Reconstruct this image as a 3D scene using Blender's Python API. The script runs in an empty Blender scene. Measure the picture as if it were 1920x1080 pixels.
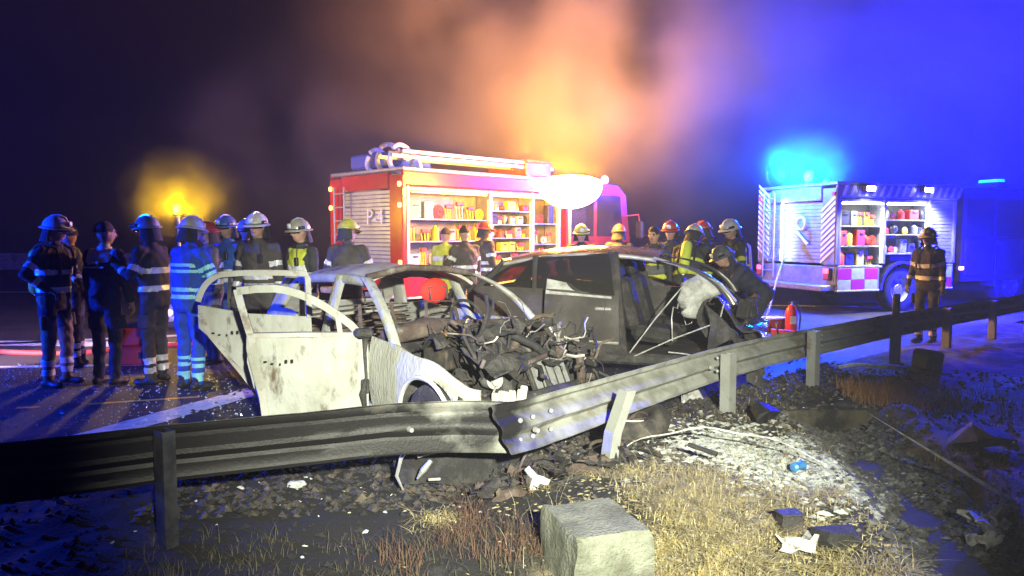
import bpy, bmesh, math, random
import numpy as np
from mathutils import Vector, Matrix, noise
R = math.radians
rnd = random.Random(7)
scene = bpy.context.scene
col = scene.collection

# ---------------------------------------------------------------- camera
cam_d = bpy.data.cameras.new('camera')
cam = bpy.data.objects.new('camera', cam_d); col.objects.link(cam)
cam.location = (0, 0, 1.66)
cam.rotation_euler = (R(90 - 4.09), 0, 0)
cam_d.sensor_width = 36; cam_d.lens = 26.25
cam_d.clip_start = .05; cam_d.clip_end = 2000
scene.camera = cam

# ---------------------------------------------------------------- night sky
world = bpy.data.worlds.new('World'); scene.world = world
world.use_nodes = True
wn = world.node_tree.nodes; wl = world.node_tree.links
bg = wn['Background']
sky = wn.new('ShaderNodeTexSky'); sky.sky_type = 'NISHITA'; sky.sun_disc = False
sky.sun_elevation = R(-4); sky.sun_rotation = R(200)
wl.new(sky.outputs[0], bg.inputs[0]); bg.inputs[1].default_value = .0012

# ---------------------------------------------------------------- exposure / sampling
vs = scene.view_settings
vs.view_transform = 'Standard'; vs.look = 'None'; vs.gamma = 1; vs.exposure = 0; vs.use_curve_mapping = False
scene.render.engine = 'CYCLES'
cy = scene.cycles
cy.use_denoising = True
try: cy.denoiser = 'OPENIMAGEDENOISE'
except Exception: pass
cy.max_bounces = 5; cy.diffuse_bounces = 2; cy.glossy_bounces = 2; cy.transmission_bounces = 3
cy.transparent_max_bounces = 8; cy.volume_bounces = 0; cy.sample_clamp_indirect = 4
cy.volume_step_rate = 1.0; cy.volume_max_steps = 96
cy.caustics_reflective = False; cy.caustics_refractive = False

# the hand-held work lamp that lights the wreck from the verge, beside the photographer
def spot(name, loc, target, watts, color, deg, blend=.5, radius=.08):
    l = bpy.data.lights.new(name, 'SPOT'); l.energy = watts; l.color = color
    l.spot_size = R(deg); l.spot_blend = blend; l.shadow_soft_size = radius
    o = bpy.data.objects.new(name, l); col.objects.link(o); o.location = loc
    o.rotation_euler = (Vector(target) - Vector(loc)).to_track_quat('-Z', 'Y').to_euler()
    return o
def point(name, loc, watts, color, radius=.08):
    l = bpy.data.lights.new(name, 'POINT'); l.energy = watts; l.color = color; l.shadow_soft_size = radius
    o = bpy.data.objects.new(name, l); col.objects.link(o); o.location = loc
    return o
spot('work_lamp', (.8, -1.3, 2.5), (.15, 6.0, .35), 9000, (.98, 1, .80), 51, 1., .06)

# ---------------------------------------------------------------- materials
MATS = {}
def nodes_of(m):
    m.use_nodes = True
    return m.node_tree.nodes, m.node_tree.links
def mat(name, c, rough=.6, metal=0., c2=None, scale=6., thr=(.42, .62), bump=0., bscale=40., c3=None, scale3=2.2, thr3=(.5, .66), spec=.5, coat=0., rvar=0., stretch=(1, 1, 1), coords='Object'):
    """principled surface with up to three colours mixed by noise and a fine bump"""
    if name in MATS: return MATS[name]
    m = bpy.data.materials.new(name); n, l = nodes_of(m)
    b = n['Principled BSDF']
    b.inputs['Roughness'].default_value = rough; b.inputs['Metallic'].default_value = metal
    b.inputs['Specular IOR Level'].default_value = spec; b.inputs['Coat Weight'].default_value = coat
    b.inputs['Base Color'].default_value = (*c, 1)
    tc = n.new('ShaderNodeTexCoord'); mp = n.new('ShaderNodeMapping'); mp.inputs['Scale'].default_value = stretch
    l.new(tc.outputs[coords], mp.inputs[0])
    def nz(s, det=6, rg=.6):
        t = n.new('ShaderNodeTexNoise'); t.inputs['Scale'].default_value = s; t.inputs['Detail'].default_value = det
        t.inputs['Roughness'].default_value = rg; l.new(mp.outputs[0], t.inputs['Vector']); return t
    cur = None
    if c2:
        t = nz(scale); r = n.new('ShaderNodeMapRange'); r.inputs[1].default_value = thr[0]; r.inputs[2].default_value = thr[1]
        l.new(t.outputs[0], r.inputs[0])
        mx = n.new('ShaderNodeMix'); mx.data_type = 'RGBA'; l.new(r.outputs[0], mx.inputs[0])
        mx.inputs[6].default_value = (*c, 1); mx.inputs[7].default_value = (*c2, 1); cur = mx.outputs[2]
        if c3:
            t3 = nz(scale3, 8, .65); r3 = n.new('ShaderNodeMapRange'); r3.inputs[1].default_value = thr3[0]; r3.inputs[2].default_value = thr3[1]
            l.new(t3.outputs[0], r3.inputs[0])
            m3 = n.new('ShaderNodeMix'); m3.data_type = 'RGBA'; l.new(r3.outputs[0], m3.inputs[0]); l.new(cur, m3.inputs[6])
            m3.inputs[7].default_value = (*c3, 1); cur = m3.outputs[2]
        l.new(cur, b.inputs['Base Color'])
        if rvar:
            rr = n.new('ShaderNodeMapRange'); rr.inputs[3].default_value = rough - rvar; rr.inputs[4].default_value = rough + rvar
            l.new(t.outputs[0], rr.inputs[0]); l.new(rr.outputs[0], b.inputs['Roughness'])
    if bump:
        t = nz(bscale, 4); bp = n.new('ShaderNodeBump'); bp.inputs['Strength'].default_value = bump; bp.inputs['Distance'].default_value = .02
        l.new(t.outputs[0], bp.inputs['Height']); l.new(bp.outputs[0], b.inputs['Normal'])
    MATS[name] = m; return m
def emit(name, c, s):
    if name in MATS: return MATS[name]
    m = bpy.data.materials.new(name); n, l = nodes_of(m)
    b = n['Principled BSDF']; b.inputs['Base Color'].default_value = (.3, .3, .3, 1)
    b.inputs['Emission Color'].default_value = (*c, 1); b.inputs['Emission Strength'].default_value = s
    MATS[name] = m; return m
def glass(name, c, rough=.05, alpha=.35):
    m = bpy.data.materials.new(name); n, l = nodes_of(m)
    b = n['Principled BSDF']; b.inputs['Base Color'].default_value = (*c, 1); b.inputs['Roughness'].default_value = rough
    b.inputs['Alpha'].default_value = alpha; b.inputs['Specular IOR Level'].default_value = .8
    MATS[name] = m; return m

# ---------------------------------------------------------------- mesh helpers
def link(name, me, parent=None, loc=None, rotz=None):
    o = bpy.data.objects.new(name, me); col.objects.link(o)
    if parent: o.parent = parent
    if loc is not None: o.location = loc
    if rotz is not None: o.rotation_euler = (0, 0, rotz)
    return o
def tag(o, label, cat=None, group=None, kind=None):
    if label: o['label'] = label
    if cat: o['category'] = cat
    if group: o['group'] = group
    if kind: o['kind'] = kind
    return o
def thing(name, label, cat, loc=(0, 0, 0), rotz=0., group=None):
    o = link(name, None, None, loc, rotz); o.empty_display_size = .2
    return tag(o, label, cat, group)
def copy_tree(o, parent=None):
    c = o.copy(); col.objects.link(c)
    c.parent = parent
    for ch in list(o.children): copy_tree(ch, c)
    return c
class MB:
    def __init__(s): s.v = []; s.f = []; s.m = []; s.cur = 0
    def add(s, vs_, fs_):
        k = len(s.v); s.v += [tuple(p) for p in vs_]
        s.f += [tuple(i + k for i in f) for f in fs_]; s.m += [s.cur] * len(fs_); return s
    def box(s, c, d, rot=None, ch=0.):
        hx, hy, hz = d[0] / 2, d[1] / 2, d[2] / 2
        c = Vector(c); rm = rot if rot is not None else None
        if ch <= 0:
            vs_ = [(x, y, z) for x in (-hx, hx) for y in (-hy, hy) for z in (-hz, hz)]
            fs_ = [(0, 1, 3, 2), (4, 6, 7, 5), (0, 4, 5, 1), (2, 3, 7, 6), (0, 2, 6, 4), (1, 5, 7, 3)]
        else:
            ch = min(ch, hx * .9, hy * .9, hz * .9); vs_ = []; idx = {}
            for sx in (-1, 1):
                for sy in (-1, 1):
                    for sz in (-1, 1):
                        for a in range(3):
                            h = [hx - ch, hy - ch, hz - ch]; h[a] += ch
                            idx[(sx, sy, sz, a)] = len(vs_); vs_.append((sx * h[0], sy * h[1], sz * h[2]))
            fs_ = []
            for a in range(3):
                b_, c_ = (a + 1) % 3, (a + 2) % 3
                for sg in (-1, 1):
                    q = []
                    for p, r_ in ((-1, -1), (1, -1), (1, 1), (-1, 1)):
                        k = [0, 0, 0]; k[a] = sg; k[b_] = p; k[c_] = r_; q.append(idx[(*k, a)])
                    fs_.append(tuple(q if sg > 0 else q[::-1]))
            for a in range(3):
                b_, c_ = (a + 1) % 3, (a + 2) % 3
                for p in (-1, 1):
                    for r_ in (-1, 1):
                        k0 = [0, 0, 0]; k0[a] = -1; k0[b_] = p; k0[c_] = r_; k1 = list(k0); k1[a] = 1
                        q = [idx[(*k0, b_)], idx[(*k1, b_)], idx[(*k1, c_)], idx[(*k0, c_)]]
                        fs_.append(tuple(q if p * r_ < 0 else q[::-1]))
            for sx in (-1, 1):
                for sy in (-1, 1):
                    for sz in (-1, 1):
                        q = [idx[(sx, sy, sz, a)] for a in range(3)]
                        fs_.append(tuple(q if sx * sy * sz > 0 else q[::-1]))
        if rm is not None: vs_ = [rm @ Vector(v) for v in vs_]
        return s.add([Vector(v) + c for v in vs_], fs_)
    def rings(s, rr, close=True, caps=True):
        n = len(rr[0]); k = len(s.v); fs_ = []
        for i in range(len(rr) - 1):
            for j in range(n if close else n - 1):
                a = i * n + j; b = i * n + (j + 1) % n
                fs_.append((a, b, b + n, a + n))
        if caps and close:
            fs_.append(tuple(range(n))[::-1]); fs_.append(tuple((len(rr) - 1) * n + j for j in range(n)))
        return s.add([p for r in rr for p in r], fs_)
    def tube(s, pts, rad, n=8, caps=True):
        pts = [Vector(p) for p in pts]; rr = []; up = None
        for i, p in enumerate(pts):
            t = (pts[min(i + 1, len(pts) - 1)] - pts[max(i - 1, 0)])
            if t.length < 1e-9: t = Vector((0, 0, 1))
            t.normalize()
            if up is None: up = Vector((0, 0, 1)) if abs(t.z) < .9 else Vector((1, 0, 0))
            x = up.cross(t)
            if x.length < 1e-6: x = Vector((1, 0, 0)).cross(t)
            x.normalize(); y = t.cross(x).normalized(); up = y
            r = rad[i] if isinstance(rad, (list, tuple)) else rad
            rr.append([p + (x * math.cos(2 * math.pi * j / n) + y * math.sin(2 * math.pi * j / n)) * r for j in range(n)])
        return s.rings(rr, True, caps)
    def cyl(s, p0, p1, r0, r1=None, n=12): return s.tube([p0, p1], [r0, r0 if r1 is None else r1], n)
    def capsule(s, p0, p1, r0, r1, n=10):
        p0 = Vector(p0); p1 = Vector(p1); d = p1 - p0
        if d.length < 1e-6: d = Vector((0, 0, .001))
        u = d.normalized(); pts = []; rr = []
        for a in (85, 55, 25): pts.append(p0 - u * r0 * math.sin(R(a))); rr.append(r0 * math.cos(R(a)))
        for k in range(3): pts.append(p0 + d * k / 2); rr.append(r0 + (r1 - r0) * k / 2)
        for a in (25, 55, 85): pts.append(p1 + u * r1 * math.sin(R(a))); rr.append(r1 * math.cos(R(a)))
        return s.tube(pts, rr, n)
    def ell(s, c, r, n=12, m=8, rot=None, z0=-1., z1=1.):
        c = Vector(c); rr = []
        for i in range(m + 1):
            a = math.asin(max(-1, min(1, z0))) + (math.asin(max(-1, min(1, z1))) - math.asin(max(-1, min(1, z0)))) * i / m
            q = max(math.cos(a), .02); ring = []
            for j in range(n):
                v = Vector((r[0] * q * math.cos(2 * math.pi * j / n), r[1] * q * math.sin(2 * math.pi * j / n), r[2] * math.sin(a)))
                ring.append(c + (rot @ v if rot is not None else v))
            rr.append(ring)
        return s.rings(rr)
    def torus(s, c, ax, R0, r, n=24, m=8, a0=0, a1=360):
        ax = Vector(ax).normalized(); x = ax.orthogonal().normalized(); y = ax.cross(x); c = Vector(c); full = a1 - a0 >= 360
        pts = [c + (x * math.cos(R(a0 + (a1 - a0) * i / n)) + y * math.sin(R(a0 + (a1 - a0) * i / n))) * R0 for i in range(n + (0 if full else 1))]
        if not full: return s.tube(pts, r, m)
        k = len(s.v); rr = []
        for i, p in enumerate(pts):
            d = (p - c).normalized()
            rr.append([p + (d * math.cos(2 * math.pi * j / m) + ax * math.sin(2 * math.pi * j / m)) * r for j in range(m)])
        fs_ = []
        for i in range(n):
            for j in range(m):
                fs_.append((i * m + j, ((i + 1) % n) * m + j, ((i + 1) % n) * m + (j + 1) % m, i * m + (j + 1) % m))
        return s.add([p for r_ in rr for p in r_], fs_)
    def poly(s, outline, thick, axis='y', at=0.):
        """extrude a 2d outline: axis 'y' -> points are (x, z)"""
        n = len(outline)
        def P(p, o): return {'y': (p[0], at + o, p[1]), 'x': (at + o, p[0], p[1]), 'z': (p[0], p[1], at + o)}[axis]
        vs_ = [P(p, 0) for p in outline] + [P(p, thick) for p in outline]
        fs_ = [tuple(range(n))[::-1], tuple(range(n, 2 * n))] + [(i, (i + 1) % n, n + (i + 1) % n, n + i) for i in range(n)]
        return s.add(vs_, fs_)
    def mesh(s, name, mats, smooth=False):
        me = bpy.data.meshes.new(name); me.from_pydata(s.v, [], s.f)
        for q in (mats if isinstance(mats, (list, tuple)) else [mats]): me.materials.append(q)
        if isinstance(mats, (list, tuple)) and len(mats) > 1: me.polygons.foreach_set('material_index', s.m)
        b = bmesh.new(); b.from_mesh(me); bmesh.ops.recalc_face_normals(b, faces=b.faces); b.to_mesh(me); b.free()
        if smooth:
            me.polygons.foreach_set('use_smooth', [True] * len(me.polygons))
            me.set_sharp_from_angle(angle=R(50))
        me.update(); return me
    def obj(s, name, mats, parent=None, smooth=False, loc=None, rotz=None):
        return link(name, s.mesh(name, mats, smooth), parent, loc, rotz)
def grid_mesh(name, P, material, drop=None, smooth=True, solid=0.):
    """P[i][j] points -> surface (optionally given thickness); drop(i,j) removes faces"""
    ni, nj = len(P), len(P[0])
    v = [tuple(P[i][j]) for i in range(ni) for j in range(nj)]
    f = [(i * nj + j, (i + 1) * nj + j, (i + 1) * nj + j + 1, i * nj + j + 1) for i in range(ni - 1) for j in range(nj - 1) if not (drop and drop(i, j))]
    me = bpy.data.meshes.new(name); me.from_pydata(v, [], f); me.materials.append(material)
    b = bmesh.new(); b.from_mesh(me)
    bmesh.ops.delete(b, geom=[x for x in b.verts if not x.link_faces], context='VERTS')
    bmesh.ops.recalc_face_normals(b, faces=b.faces)
    if solid:
        bmesh.ops.solidify(b, geom=b.faces[:], thickness=solid)
        bmesh.ops.recalc_face_normals(b, faces=b.faces)
    b.to_mesh(me); b.free()
    if smooth:
        me.polygons.foreach_set('use_smooth', [True] * len(me.polygons)); me.set_sharp_from_angle(angle=R(45))
    me.update(); return me
def nz3(p, s=1., o=0.):
    return noise.noise(Vector((p[0] * s + o, p[1] * s - o * .7, p[2] * s + o * .3)))
def text_obj(name, body, size, material, parent, M4, extrude=.002):
    cu = bpy.data.curves.new(name, 'FONT'); cu.body = body; cu.size = size; cu.extrude = extrude; cu.align_x = 'CENTER'; cu.align_y = 'CENTER'
    t = bpy.data.objects.new(name, cu); col.objects.link(t)
    dg = bpy.context.evaluated_depsgraph_get(); me = bpy.data.meshes.new_from_object(t.evaluated_get(dg))
    bpy.data.objects.remove(t); bpy.data.curves.remove(cu)
    me.transform(M4); me.materials.clear(); me.materials.append(material)
    return link(name, me, parent)
# ================================================================ materials used below
m_asphalt = mat('asphalt', (.035, .035, .038), .62, 0, (.065, .062, .062), 14, (.4, .65), .5, 220, (.02, .019, .018), 1.1, (.5, .62))
m_paint = mat('road_paint', (.72, .72, .68), .7, 0, (.34, .33, .31), 9, (.5, .72), .3, 160)
m_ypaint = mat('yellow_road_paint', (.85, .45, .06), .6, 0, (.5, .26, .05), 9, (.52, .7), .3, 160)
m_soil = mat('verge_soil', (.17, .14, .09), .95, 0, (.09, .075, .05), 3.5, (.4, .6), .9, 60, (.012, .011, .010), .62, (.47, .56))
m_field = mat('dark_field', (.06, .05, .035), .95, 0, (.035, .03, .02), 1.5, (.4, .6), .6, 20)
m_steel = mat('galvanised_steel', (.36, .37, .345), .55, .35, (.30, .30, .27), 5, (.42, .62), .18, 60, (.16, .11, .06), 2.4, (.6, .72), rvar=.1)
m_sootsteel = mat('sooted_steel', (.013, .013, .014), .5, .2, (.032, .032, .034), 4, (.45, .65), .2, 50)
m_concrete = mat('old_concrete', (.155, .16, .125), .95, 0, (.085, .09, .062), 7, (.4, .62), 1., 60, (.07, .065, .045), 3.2, (.5, .66))
m_soot = mat('soot', (.012, .011, .011), .85, 0, (.035, .032, .03), 12, (.45, .65), .9, 60)
m_ash = mat('pale_ash', (.52, .54, .50), .95, 0, (.28, .29, .27), 14, (.4, .6), .6, 90)
m_char = mat('charred_scrap', (.03, .027, .025), .65, .2, (.10, .075, .05), 9, (.5, .68), .6, 80, (.20, .19, .17), 5, (.62, .72))
m_bare = mat('bright_bare_metal', (.62, .62, .60), .38, .7, (.35, .34, .32), 12, (.5, .7), .2, 60)
m_rubber = mat('rubber', (.018, .018, .018), .8, 0, (.035, .034, .033), 20, (.5, .7), .4, 90)
m_grass = mat('dry_grass', (.34, .27, .10), .9, 0, (.17, .135, .06), 7, (.4, .6), c3=(.46, .41, .26), scale3=30, thr3=(.5, .6))
m_grassred = mat('dry_red_stalks', (.11, .055, .032), .9, 0, (.06, .035, .02), 4, (.4, .6))

# ================================================================ ground, road, verge
def flat(name, pts, z, m):
    me = bpy.data.meshes.new(name); me.from_pydata([(x, y, z) for x, y in pts], [], [tuple(range(len(pts)))]); me.materials.append(m)
    b = bmesh.new(); b.from_mesh(me); bmesh.ops.triangulate(b, faces=b.faces); bmesh.ops.recalc_face_normals(b, faces=b.faces)
    if b.faces and b.faces[0].normal.z < 0: bmesh.ops.reverse_faces(b, faces=b.faces)
    b.to_mesh(me); b.free()
    return link(name, me)
tag(flat('ground', [(-700, -300), (700, -300), (700, 900), (-700, 900)], -.16, m_field), 'dark open land running out to the horizon', None, None, 'structure')
road_edge = [(-60, -16.5), (-8, 3.3), (-2.6, 5.2), (-.6, 5.5), (.5, 6.0), (2.0, 7.5), (5.4, 10.6), (12, 16.2), (80, 72)]
tag(flat('road', road_edge + [(80, 110), (-100, 29)], 0, m_asphalt), 'wet dark asphalt carriageway', None, None, 'structure')
def edge_y(x):
    for (x0, y0), (x1, y1) in zip(road_edge, road_edge[1:]):
        if x <= x1: return y0 + (y1 - y0) * (x - x0) / (x1 - x0)
    return road_edge[-1][1]
# concrete gutter trough running down the verge, and bumps of the verge itself
trough = [(2.95, 6.75), (2.85, 6.1), (2.75, 5.3), (2.6, 4.5), (2.4, 3.6), (2.2, 2.4), (2.0, 1.)]
def trough_x(y):
    for (x0, y0), (x1, y1) in zip(trough, trough[1:]):
        if y >= y1: return x0 + (x1 - x0) * (y0 - y) / (y0 - y1)
    return trough[-1][0]
def verge_z(x, y):
    e = edge_y(x) - y                                  # metres on the camera side of the road edge
    z = .05 * nz3((x, y, 0), .55, 3) + .045 * nz3((x, y, 0), 1.7, 9) + .022 * nz3((x, y, 0), 5, 1) + .010 * nz3((x, y, 0), 14, 4)
    z += .16 * math.exp(-((x - 1.2) ** 2 / .9 + (y - 4.3) ** 2 / .8))      # mound with the dry grass
    z += -.05 * max(0, min(1, (e - 1.2) / 3))
    if y < 6.9:
        t = abs(x - trough_x(y)); z -= .26 * max(0, 1 - (t / .46) ** 2)
        z += .05 * math.exp(-((t - .62) / .2) ** 2)
    if e < .35: z = z * max(0, e / .35) - (.002 if e >= 0 else .10 * min(1, -e / .08))
    return z + .01
def verge_grid(x0, x1, y0, y1, st):
    nx = int((x1 - x0) / st) + 1; ny = int((y1 - y0) / st) + 1
    return [[(x0 + i * st, y0 + j * st, verge_z(x0 + i * st, y0 + j * st)) for j in range(ny)] for i in range(nx)]
def past(i, j, P): return P[i][j][1] > edge_y(P[i][j][0]) + .25
Pg = verge_grid(-5.5, 9.5, .3, 14.2, .05)
# burnt patch: soot lies round the wrecks, with a ragged edge
def burn(m, cx, cy, rx, ry):
    n, l = nodes_of(m); b = n['Principled BSDF']; src = b.inputs['Base Color'].links[0].from_socket
    tc = n.new('ShaderNodeTexCoord'); sb = n.new('ShaderNodeVectorMath'); sb.operation = 'SUBTRACT'; sb.inputs[1].default_value = (cx, cy, 0); l.new(tc.outputs['Object'], sb.inputs[0])
    dv = n.new('ShaderNodeVectorMath'); dv.operation = 'DIVIDE'; dv.inputs[1].default_value = (rx, ry, 50); l.new(sb.outputs[0], dv.inputs[0])
    ln = n.new('ShaderNodeVectorMath'); ln.operation = 'LENGTH'; l.new(dv.outputs[0], ln.inputs[0])
    nz = n.new('ShaderNodeTexNoise'); nz.inputs['Scale'].default_value = 2.4; nz.inputs['Detail'].default_value = 8; l.new(tc.outputs['Object'], nz.inputs['Vector'])
    ad = n.new('ShaderNodeMath'); ad.operation = 'MULTIPLY_ADD'; ad.inputs[1].default_value = 1.3; l.new(nz.outputs[0], ad.inputs[0]); l.new(ln.outputs['Value'], ad.inputs[2])
    mr = n.new('ShaderNodeMapRange'); mr.inputs[1].default_value = 1.75; mr.inputs[2].default_value = 1.45; l.new(ad.outputs[0], mr.inputs[0])
    mx = n.new('ShaderNodeMix'); mx.data_type = 'RGBA'; l.new(mr.outputs[0], mx.inputs[0]); l.new(src, mx.inputs[6]); mx.inputs[7].default_value = (.010, .009, .009, 1); l.new(mx.outputs[2], b.inputs['Base Color'])
burn(m_soil, -1.4, 4.4, 2.3, 1.25)
tag(link('verge', grid_mesh('verge', Pg, m_soil, lambda i, j: past(i, j, Pg))), 'sooty earth verge between the photographer and the crash barrier', None, None, 'structure')

# concrete gutter, half choked with dirt
def trough_z(cx, y, a): return verge_z(cx, y) + .07 + .12 * abs(a) ** 1.6
g = thing('drainage_channel', 'precast concrete gutter units set askew in the bank, stained dark', 'drain')
m_gut = mat('channel_concrete', (.17, .18, .175), .9, 0, (.09, .095, .09), 6, (.4, .62), .8, 50, (.035, .035, .036), 4, (.48, .62))
for k, (y0, y1, tw) in enumerate(((6.6, 5.86, .03), (5.80, 5.08, -.05), (5.03, 4.33, .06), (4.28, 3.6, -.03))):
    rr = []
    for y in (y0, y0 + (y1 - y0) * .33, y0 + (y1 - y0) * .66, y1):
        cx = trough_x(y) + tw * (y - (y0 + y1) / 2) * 2; zb = verge_z(trough_x(y), y)
        ring = [(cx + a * .36, y, zb + h + .008 * nz3((a, y, h), 14)) for a, h in ((-1, .17), (-.84, .175), (-.42, .05), (0, .035), (.42, .05), (.84, .175), (1, .17), (1, .10), (.5, -.03), (-.5, -.03), (-1, .10))]
        rr.append(ring)
    MB().rings(rr).obj('gutter_unit', m_gut, g)

# road paint
def strip(name, a, b, w, m, label, dz=.004, ragged=True):
    a = Vector((*a, 0)); b = Vector((*b, 0)); d = b - a; nrm = Vector((-d.y, d.x, 0)).normalized() * w / 2
    n = max(2, int(d.length / .12)); rows = []
    for i in range(n + 1):
        p = a + d * i / n; k = .012 * nz3(p, 9) if ragged else 0
        rows.append([tuple(p - nrm * (1 + k * 8) + Vector((0, 0, dz))), tuple(p + nrm * (1 - k * 8) + Vector((0, 0, dz)))])
    return tag(link(name, grid_mesh(name, rows, m)), label, None, None, 'structure')
strip('road_marking', (-3.75, 5.35), (-2.55, 8.3), .34, m_paint, 'white strip on the asphalt behind the burnt white car')  # pale strip slanting over the asphalt
strip('road_marking', (-4.75, 7.05), (-4.55, 7.1), .07, m_ypaint, 'short yellow dash painted on the asphalt by the firefighters')
strip('road_marking', (-4.15, 7.22), (-3.2, 7.55), .07, m_ypaint, 'long yellow line painted on the asphalt by the firefighters')
strip('road_marking', (-9.5, 8.9), (-4.4, 9.5), .16, m_paint, 'white lane line crossing the asphalt behind the standing group')
strip('road_marking', (-13, 11.6), (-5.2, 11.2), .5, m_paint, 'broad white hatch bar painted on the asphalt behind the group')
strip('road_marking', (-11, 10.0), (-5.0, 12.4), .22, m_paint, 'slanting white hatch bar painted on the asphalt behind the group')
strip('road_marking', (-26, 21.5), (-12, 21.5), .3, m_paint, 'white edge line beside the far crash barrier')
strip('road_marking', (4.6, 17.6), (8, 17.2), .3, m_paint, 'white line beneath the ladder end of the checkered fire engine')
strip('road_marking', (3.2, 10.9), (9.6, 15.6), .18, m_paint, 'white edge line beside the standing crash barrier')

# ================================================================ crash barriers
WP = [(-.155, .0), (-.145, .022), (-.115, .03), (-.088, .074), (-.06, .078), (-.03, .03), (-.012, .006), (.012, .006), (.03, .03), (.06, .078), (.088, .074), (.115, .03), (.145, .022), (.155, .0)]
def wbeam(name, path, m, parent, flatten=None, fold=None, scale=1., side=1):
    """W profile swept along a path of (x, y, z, tilt)"""
    pts = []
    for (a, b) in zip(path, path[1:]):
        L = math.hypot(b[0] - a[0], b[1] - a[1]); n = max(2, int(L / .07))
        for i in range(n): pts.append([a[k] + (b[k] - a[k]) * i / n for k in range(4)])
    pts.append(list(path[-1])); P = []
    for i, p in enumerate(pts):
        q0 = pts[max(i - 2, 0)]; q1 = pts[min(i + 2, len(pts) - 1)]
        t = Vector((q1[0] - q0[0], q1[1] - q0[1], 0)).normalized(); nr = Vector((t.y, -t.x, 0)) * side
        row = []
        s = i / (len(pts) - 1)
        fl = flatten(s) if flatten else 1.
        for (u, d) in WP:
            u, d = u * scale, d * scale
            q = Vector((p[0], p[1], p[2])) + Vector((0, 0, u * math.cos(p[3]))) + nr * (u * math.sin(p[3]) + d * fl)
            if fold: q = fold(s, u, q, nr)
            k = .010 * nz3(q, 3.3) + .006 * nz3(q, 9, 4)
            row.append(tuple(q + nr * k))
        P.append(row)
    me = grid_mesh(name, P, m, None, True, .004)
    return link(name, me, parent)
def ipost(name, x, y, h, m, parent, ang, lean=(0, 0), w=.10, base=-.1):
    mb = MB(); rm = Matrix.Rotation(ang, 3, 'Z')
    for c, d in (((0, -.05), (w, .008)), ((-w / 2 + .004, .0), (.008, .09)), ((w / 2 - .004, 0), (.008, .09))):
        vs_ = []
        for z in (base, h * .5, h):
            for sx, sy in ((-1, -1), (1, -1), (1, 1), (-1, 1)):
                v = rm @ Vector((c[0] + sx * d[0] / 2, c[1] + sy * d[1] / 2, 0)); f = max(0, z / h)
                b = f * f * .6 + f * .4
                vs_.append((x + v.x + lean[0] * b, y + v.y + lean[1] * b, z))
        mb.rings([vs_[0:4], vs_[4:8], vs_[8:12]])
    return mb.obj(name, m, parent)
m_railburn = mat('scorched_rail_steel', (.33, .33, .295), .6, .2, (.20, .20, .17), 5, (.42, .62), .25, 60, (.12, .085, .05), 2.4, (.58, .72), rvar=.1)
gr = thing('crash_barrier', 'buckled steel crash barrier, sooted black beside the white wreck and bare grey beyond it', 'barrier', (0, 0, 0))
left_path = [(-5.6, 2.35, .5, 0), (-2.6, 3.62, .47, 0), (-1.9, 3.95, .48, .04), (-1.2, 4.25, .48, .05), (-.75, 4.42, .49, .10), (-.35, 4.46, .50, .2), (0.0, 4.44, .5, .42)]
wbeam('beam', left_path, m_railburn, gr, lambda s: 1 if s < .75 else 1 - .55 * (s - .75) / .25, side=-1)
right_path = [(-.06, 4.30, .52, .5), (.12, 4.52, .50, .32), (.55, 5.1, .485, .2), (1.15, 5.9, .47, .1), (1.85, 6.75, .47, .03), (2.75, 7.7, .47, 0), (3.5, 8.38, .47, 0)]
wbeam('beam', right_path, m_railburn, gr, lambda s: 1 if s > .15 else .45 + .55 * s / .15, side=-1)
wbeam('beam', [(3.3, 8.16, .474, 0), (4.8, 9.52, .48, 0), (6.2, 10.7, .48, 0), (7.4, 11.7, .48, 0)], m_steel, gr, side=-1)
wbeam('beam', [(7.2, 11.5, .484, 0), (9.6, 13.5, .48, 0), (15, 18, .48, 0)], m_steel, gr, side=-1)
burn(m_railburn, -2.3, 3.6, 2.5, 3.0)
ipost('post', -1.84, 3.88, .63, mat('dark_post_steel', (.045, .045, .055), .3, .6, (.10, .10, .11), 6), gr, R(52), w=.07)
ipost('post', -4.36, 2.80, .60, m_sootsteel, gr, R(24))
ipost('post', .64, 5.06, .60, m_steel, gr, R(30), lean=(.15, .0), w=.075)
for x, y in ((1.97, 6.74), (3.27, 8.04), (4.90, 9.48), (6.2, 10.58), (7.6, 11.75), (8.9, 12.82)):
    ipost('post', x, y, .62 if x > 2.5 else .58, m_steel, gr, R(42), w=.11)
for x, y, z in ((-.62, 4.43, .49), (1.78, 6.64, .47), (3.42, 8.25, .5), (.14, 4.50, .47)):
    MB().cyl((x - .0, y, z), (x + .02, y - .03, z), .018, .014, 8).obj('bolt', m_bare, gr)
for (x, y) in ((.02, 4.47), (.10, 4.56), (.22, 4.72), (3.30, 8.20), (3.44, 8.33), (1.84, 6.76), (1.92, 6.86)):
    for z in (.42, .54): MB().ell((x + .03, y - .03, z), (.017, .017, .017), 8, 4).obj('bolt', m_steel, gr, True)
# delineator on top of a post
dl = thing('delineator', 'yellow reflector on a short grey stem above the crash barrier', 'reflector', (4.90, 9.48, .62))
MB().box((0, 0, .12), (.09, .05, .34), None, .012).obj('stem', m_steel, dl)
MB().box((-.02, -.033, .17), (.055, .014, .2), None, .005).obj('reflector', mat('yellow_reflector', (.85, .8, .05), .3), dl)

# far median barrier
fb = thing('far_crash_barrier', 'pale double beam crash barrier on the far side of the carriageway', 'barrier', (0, 0, 0))
for z in (.82, .50):
    wbeam('beam', [(-36, 29.5, z, 0), (-12, 27.2, z, 0)], m_steel, fb, side=1)
for k in range(9):
    x = -34.5 + k * 2.7
    ipost('post', x, 29.5 - (x + 36) * 2.3 / 24 + .1, .95, m_steel, fb, R(-5), w=.14)
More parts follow.
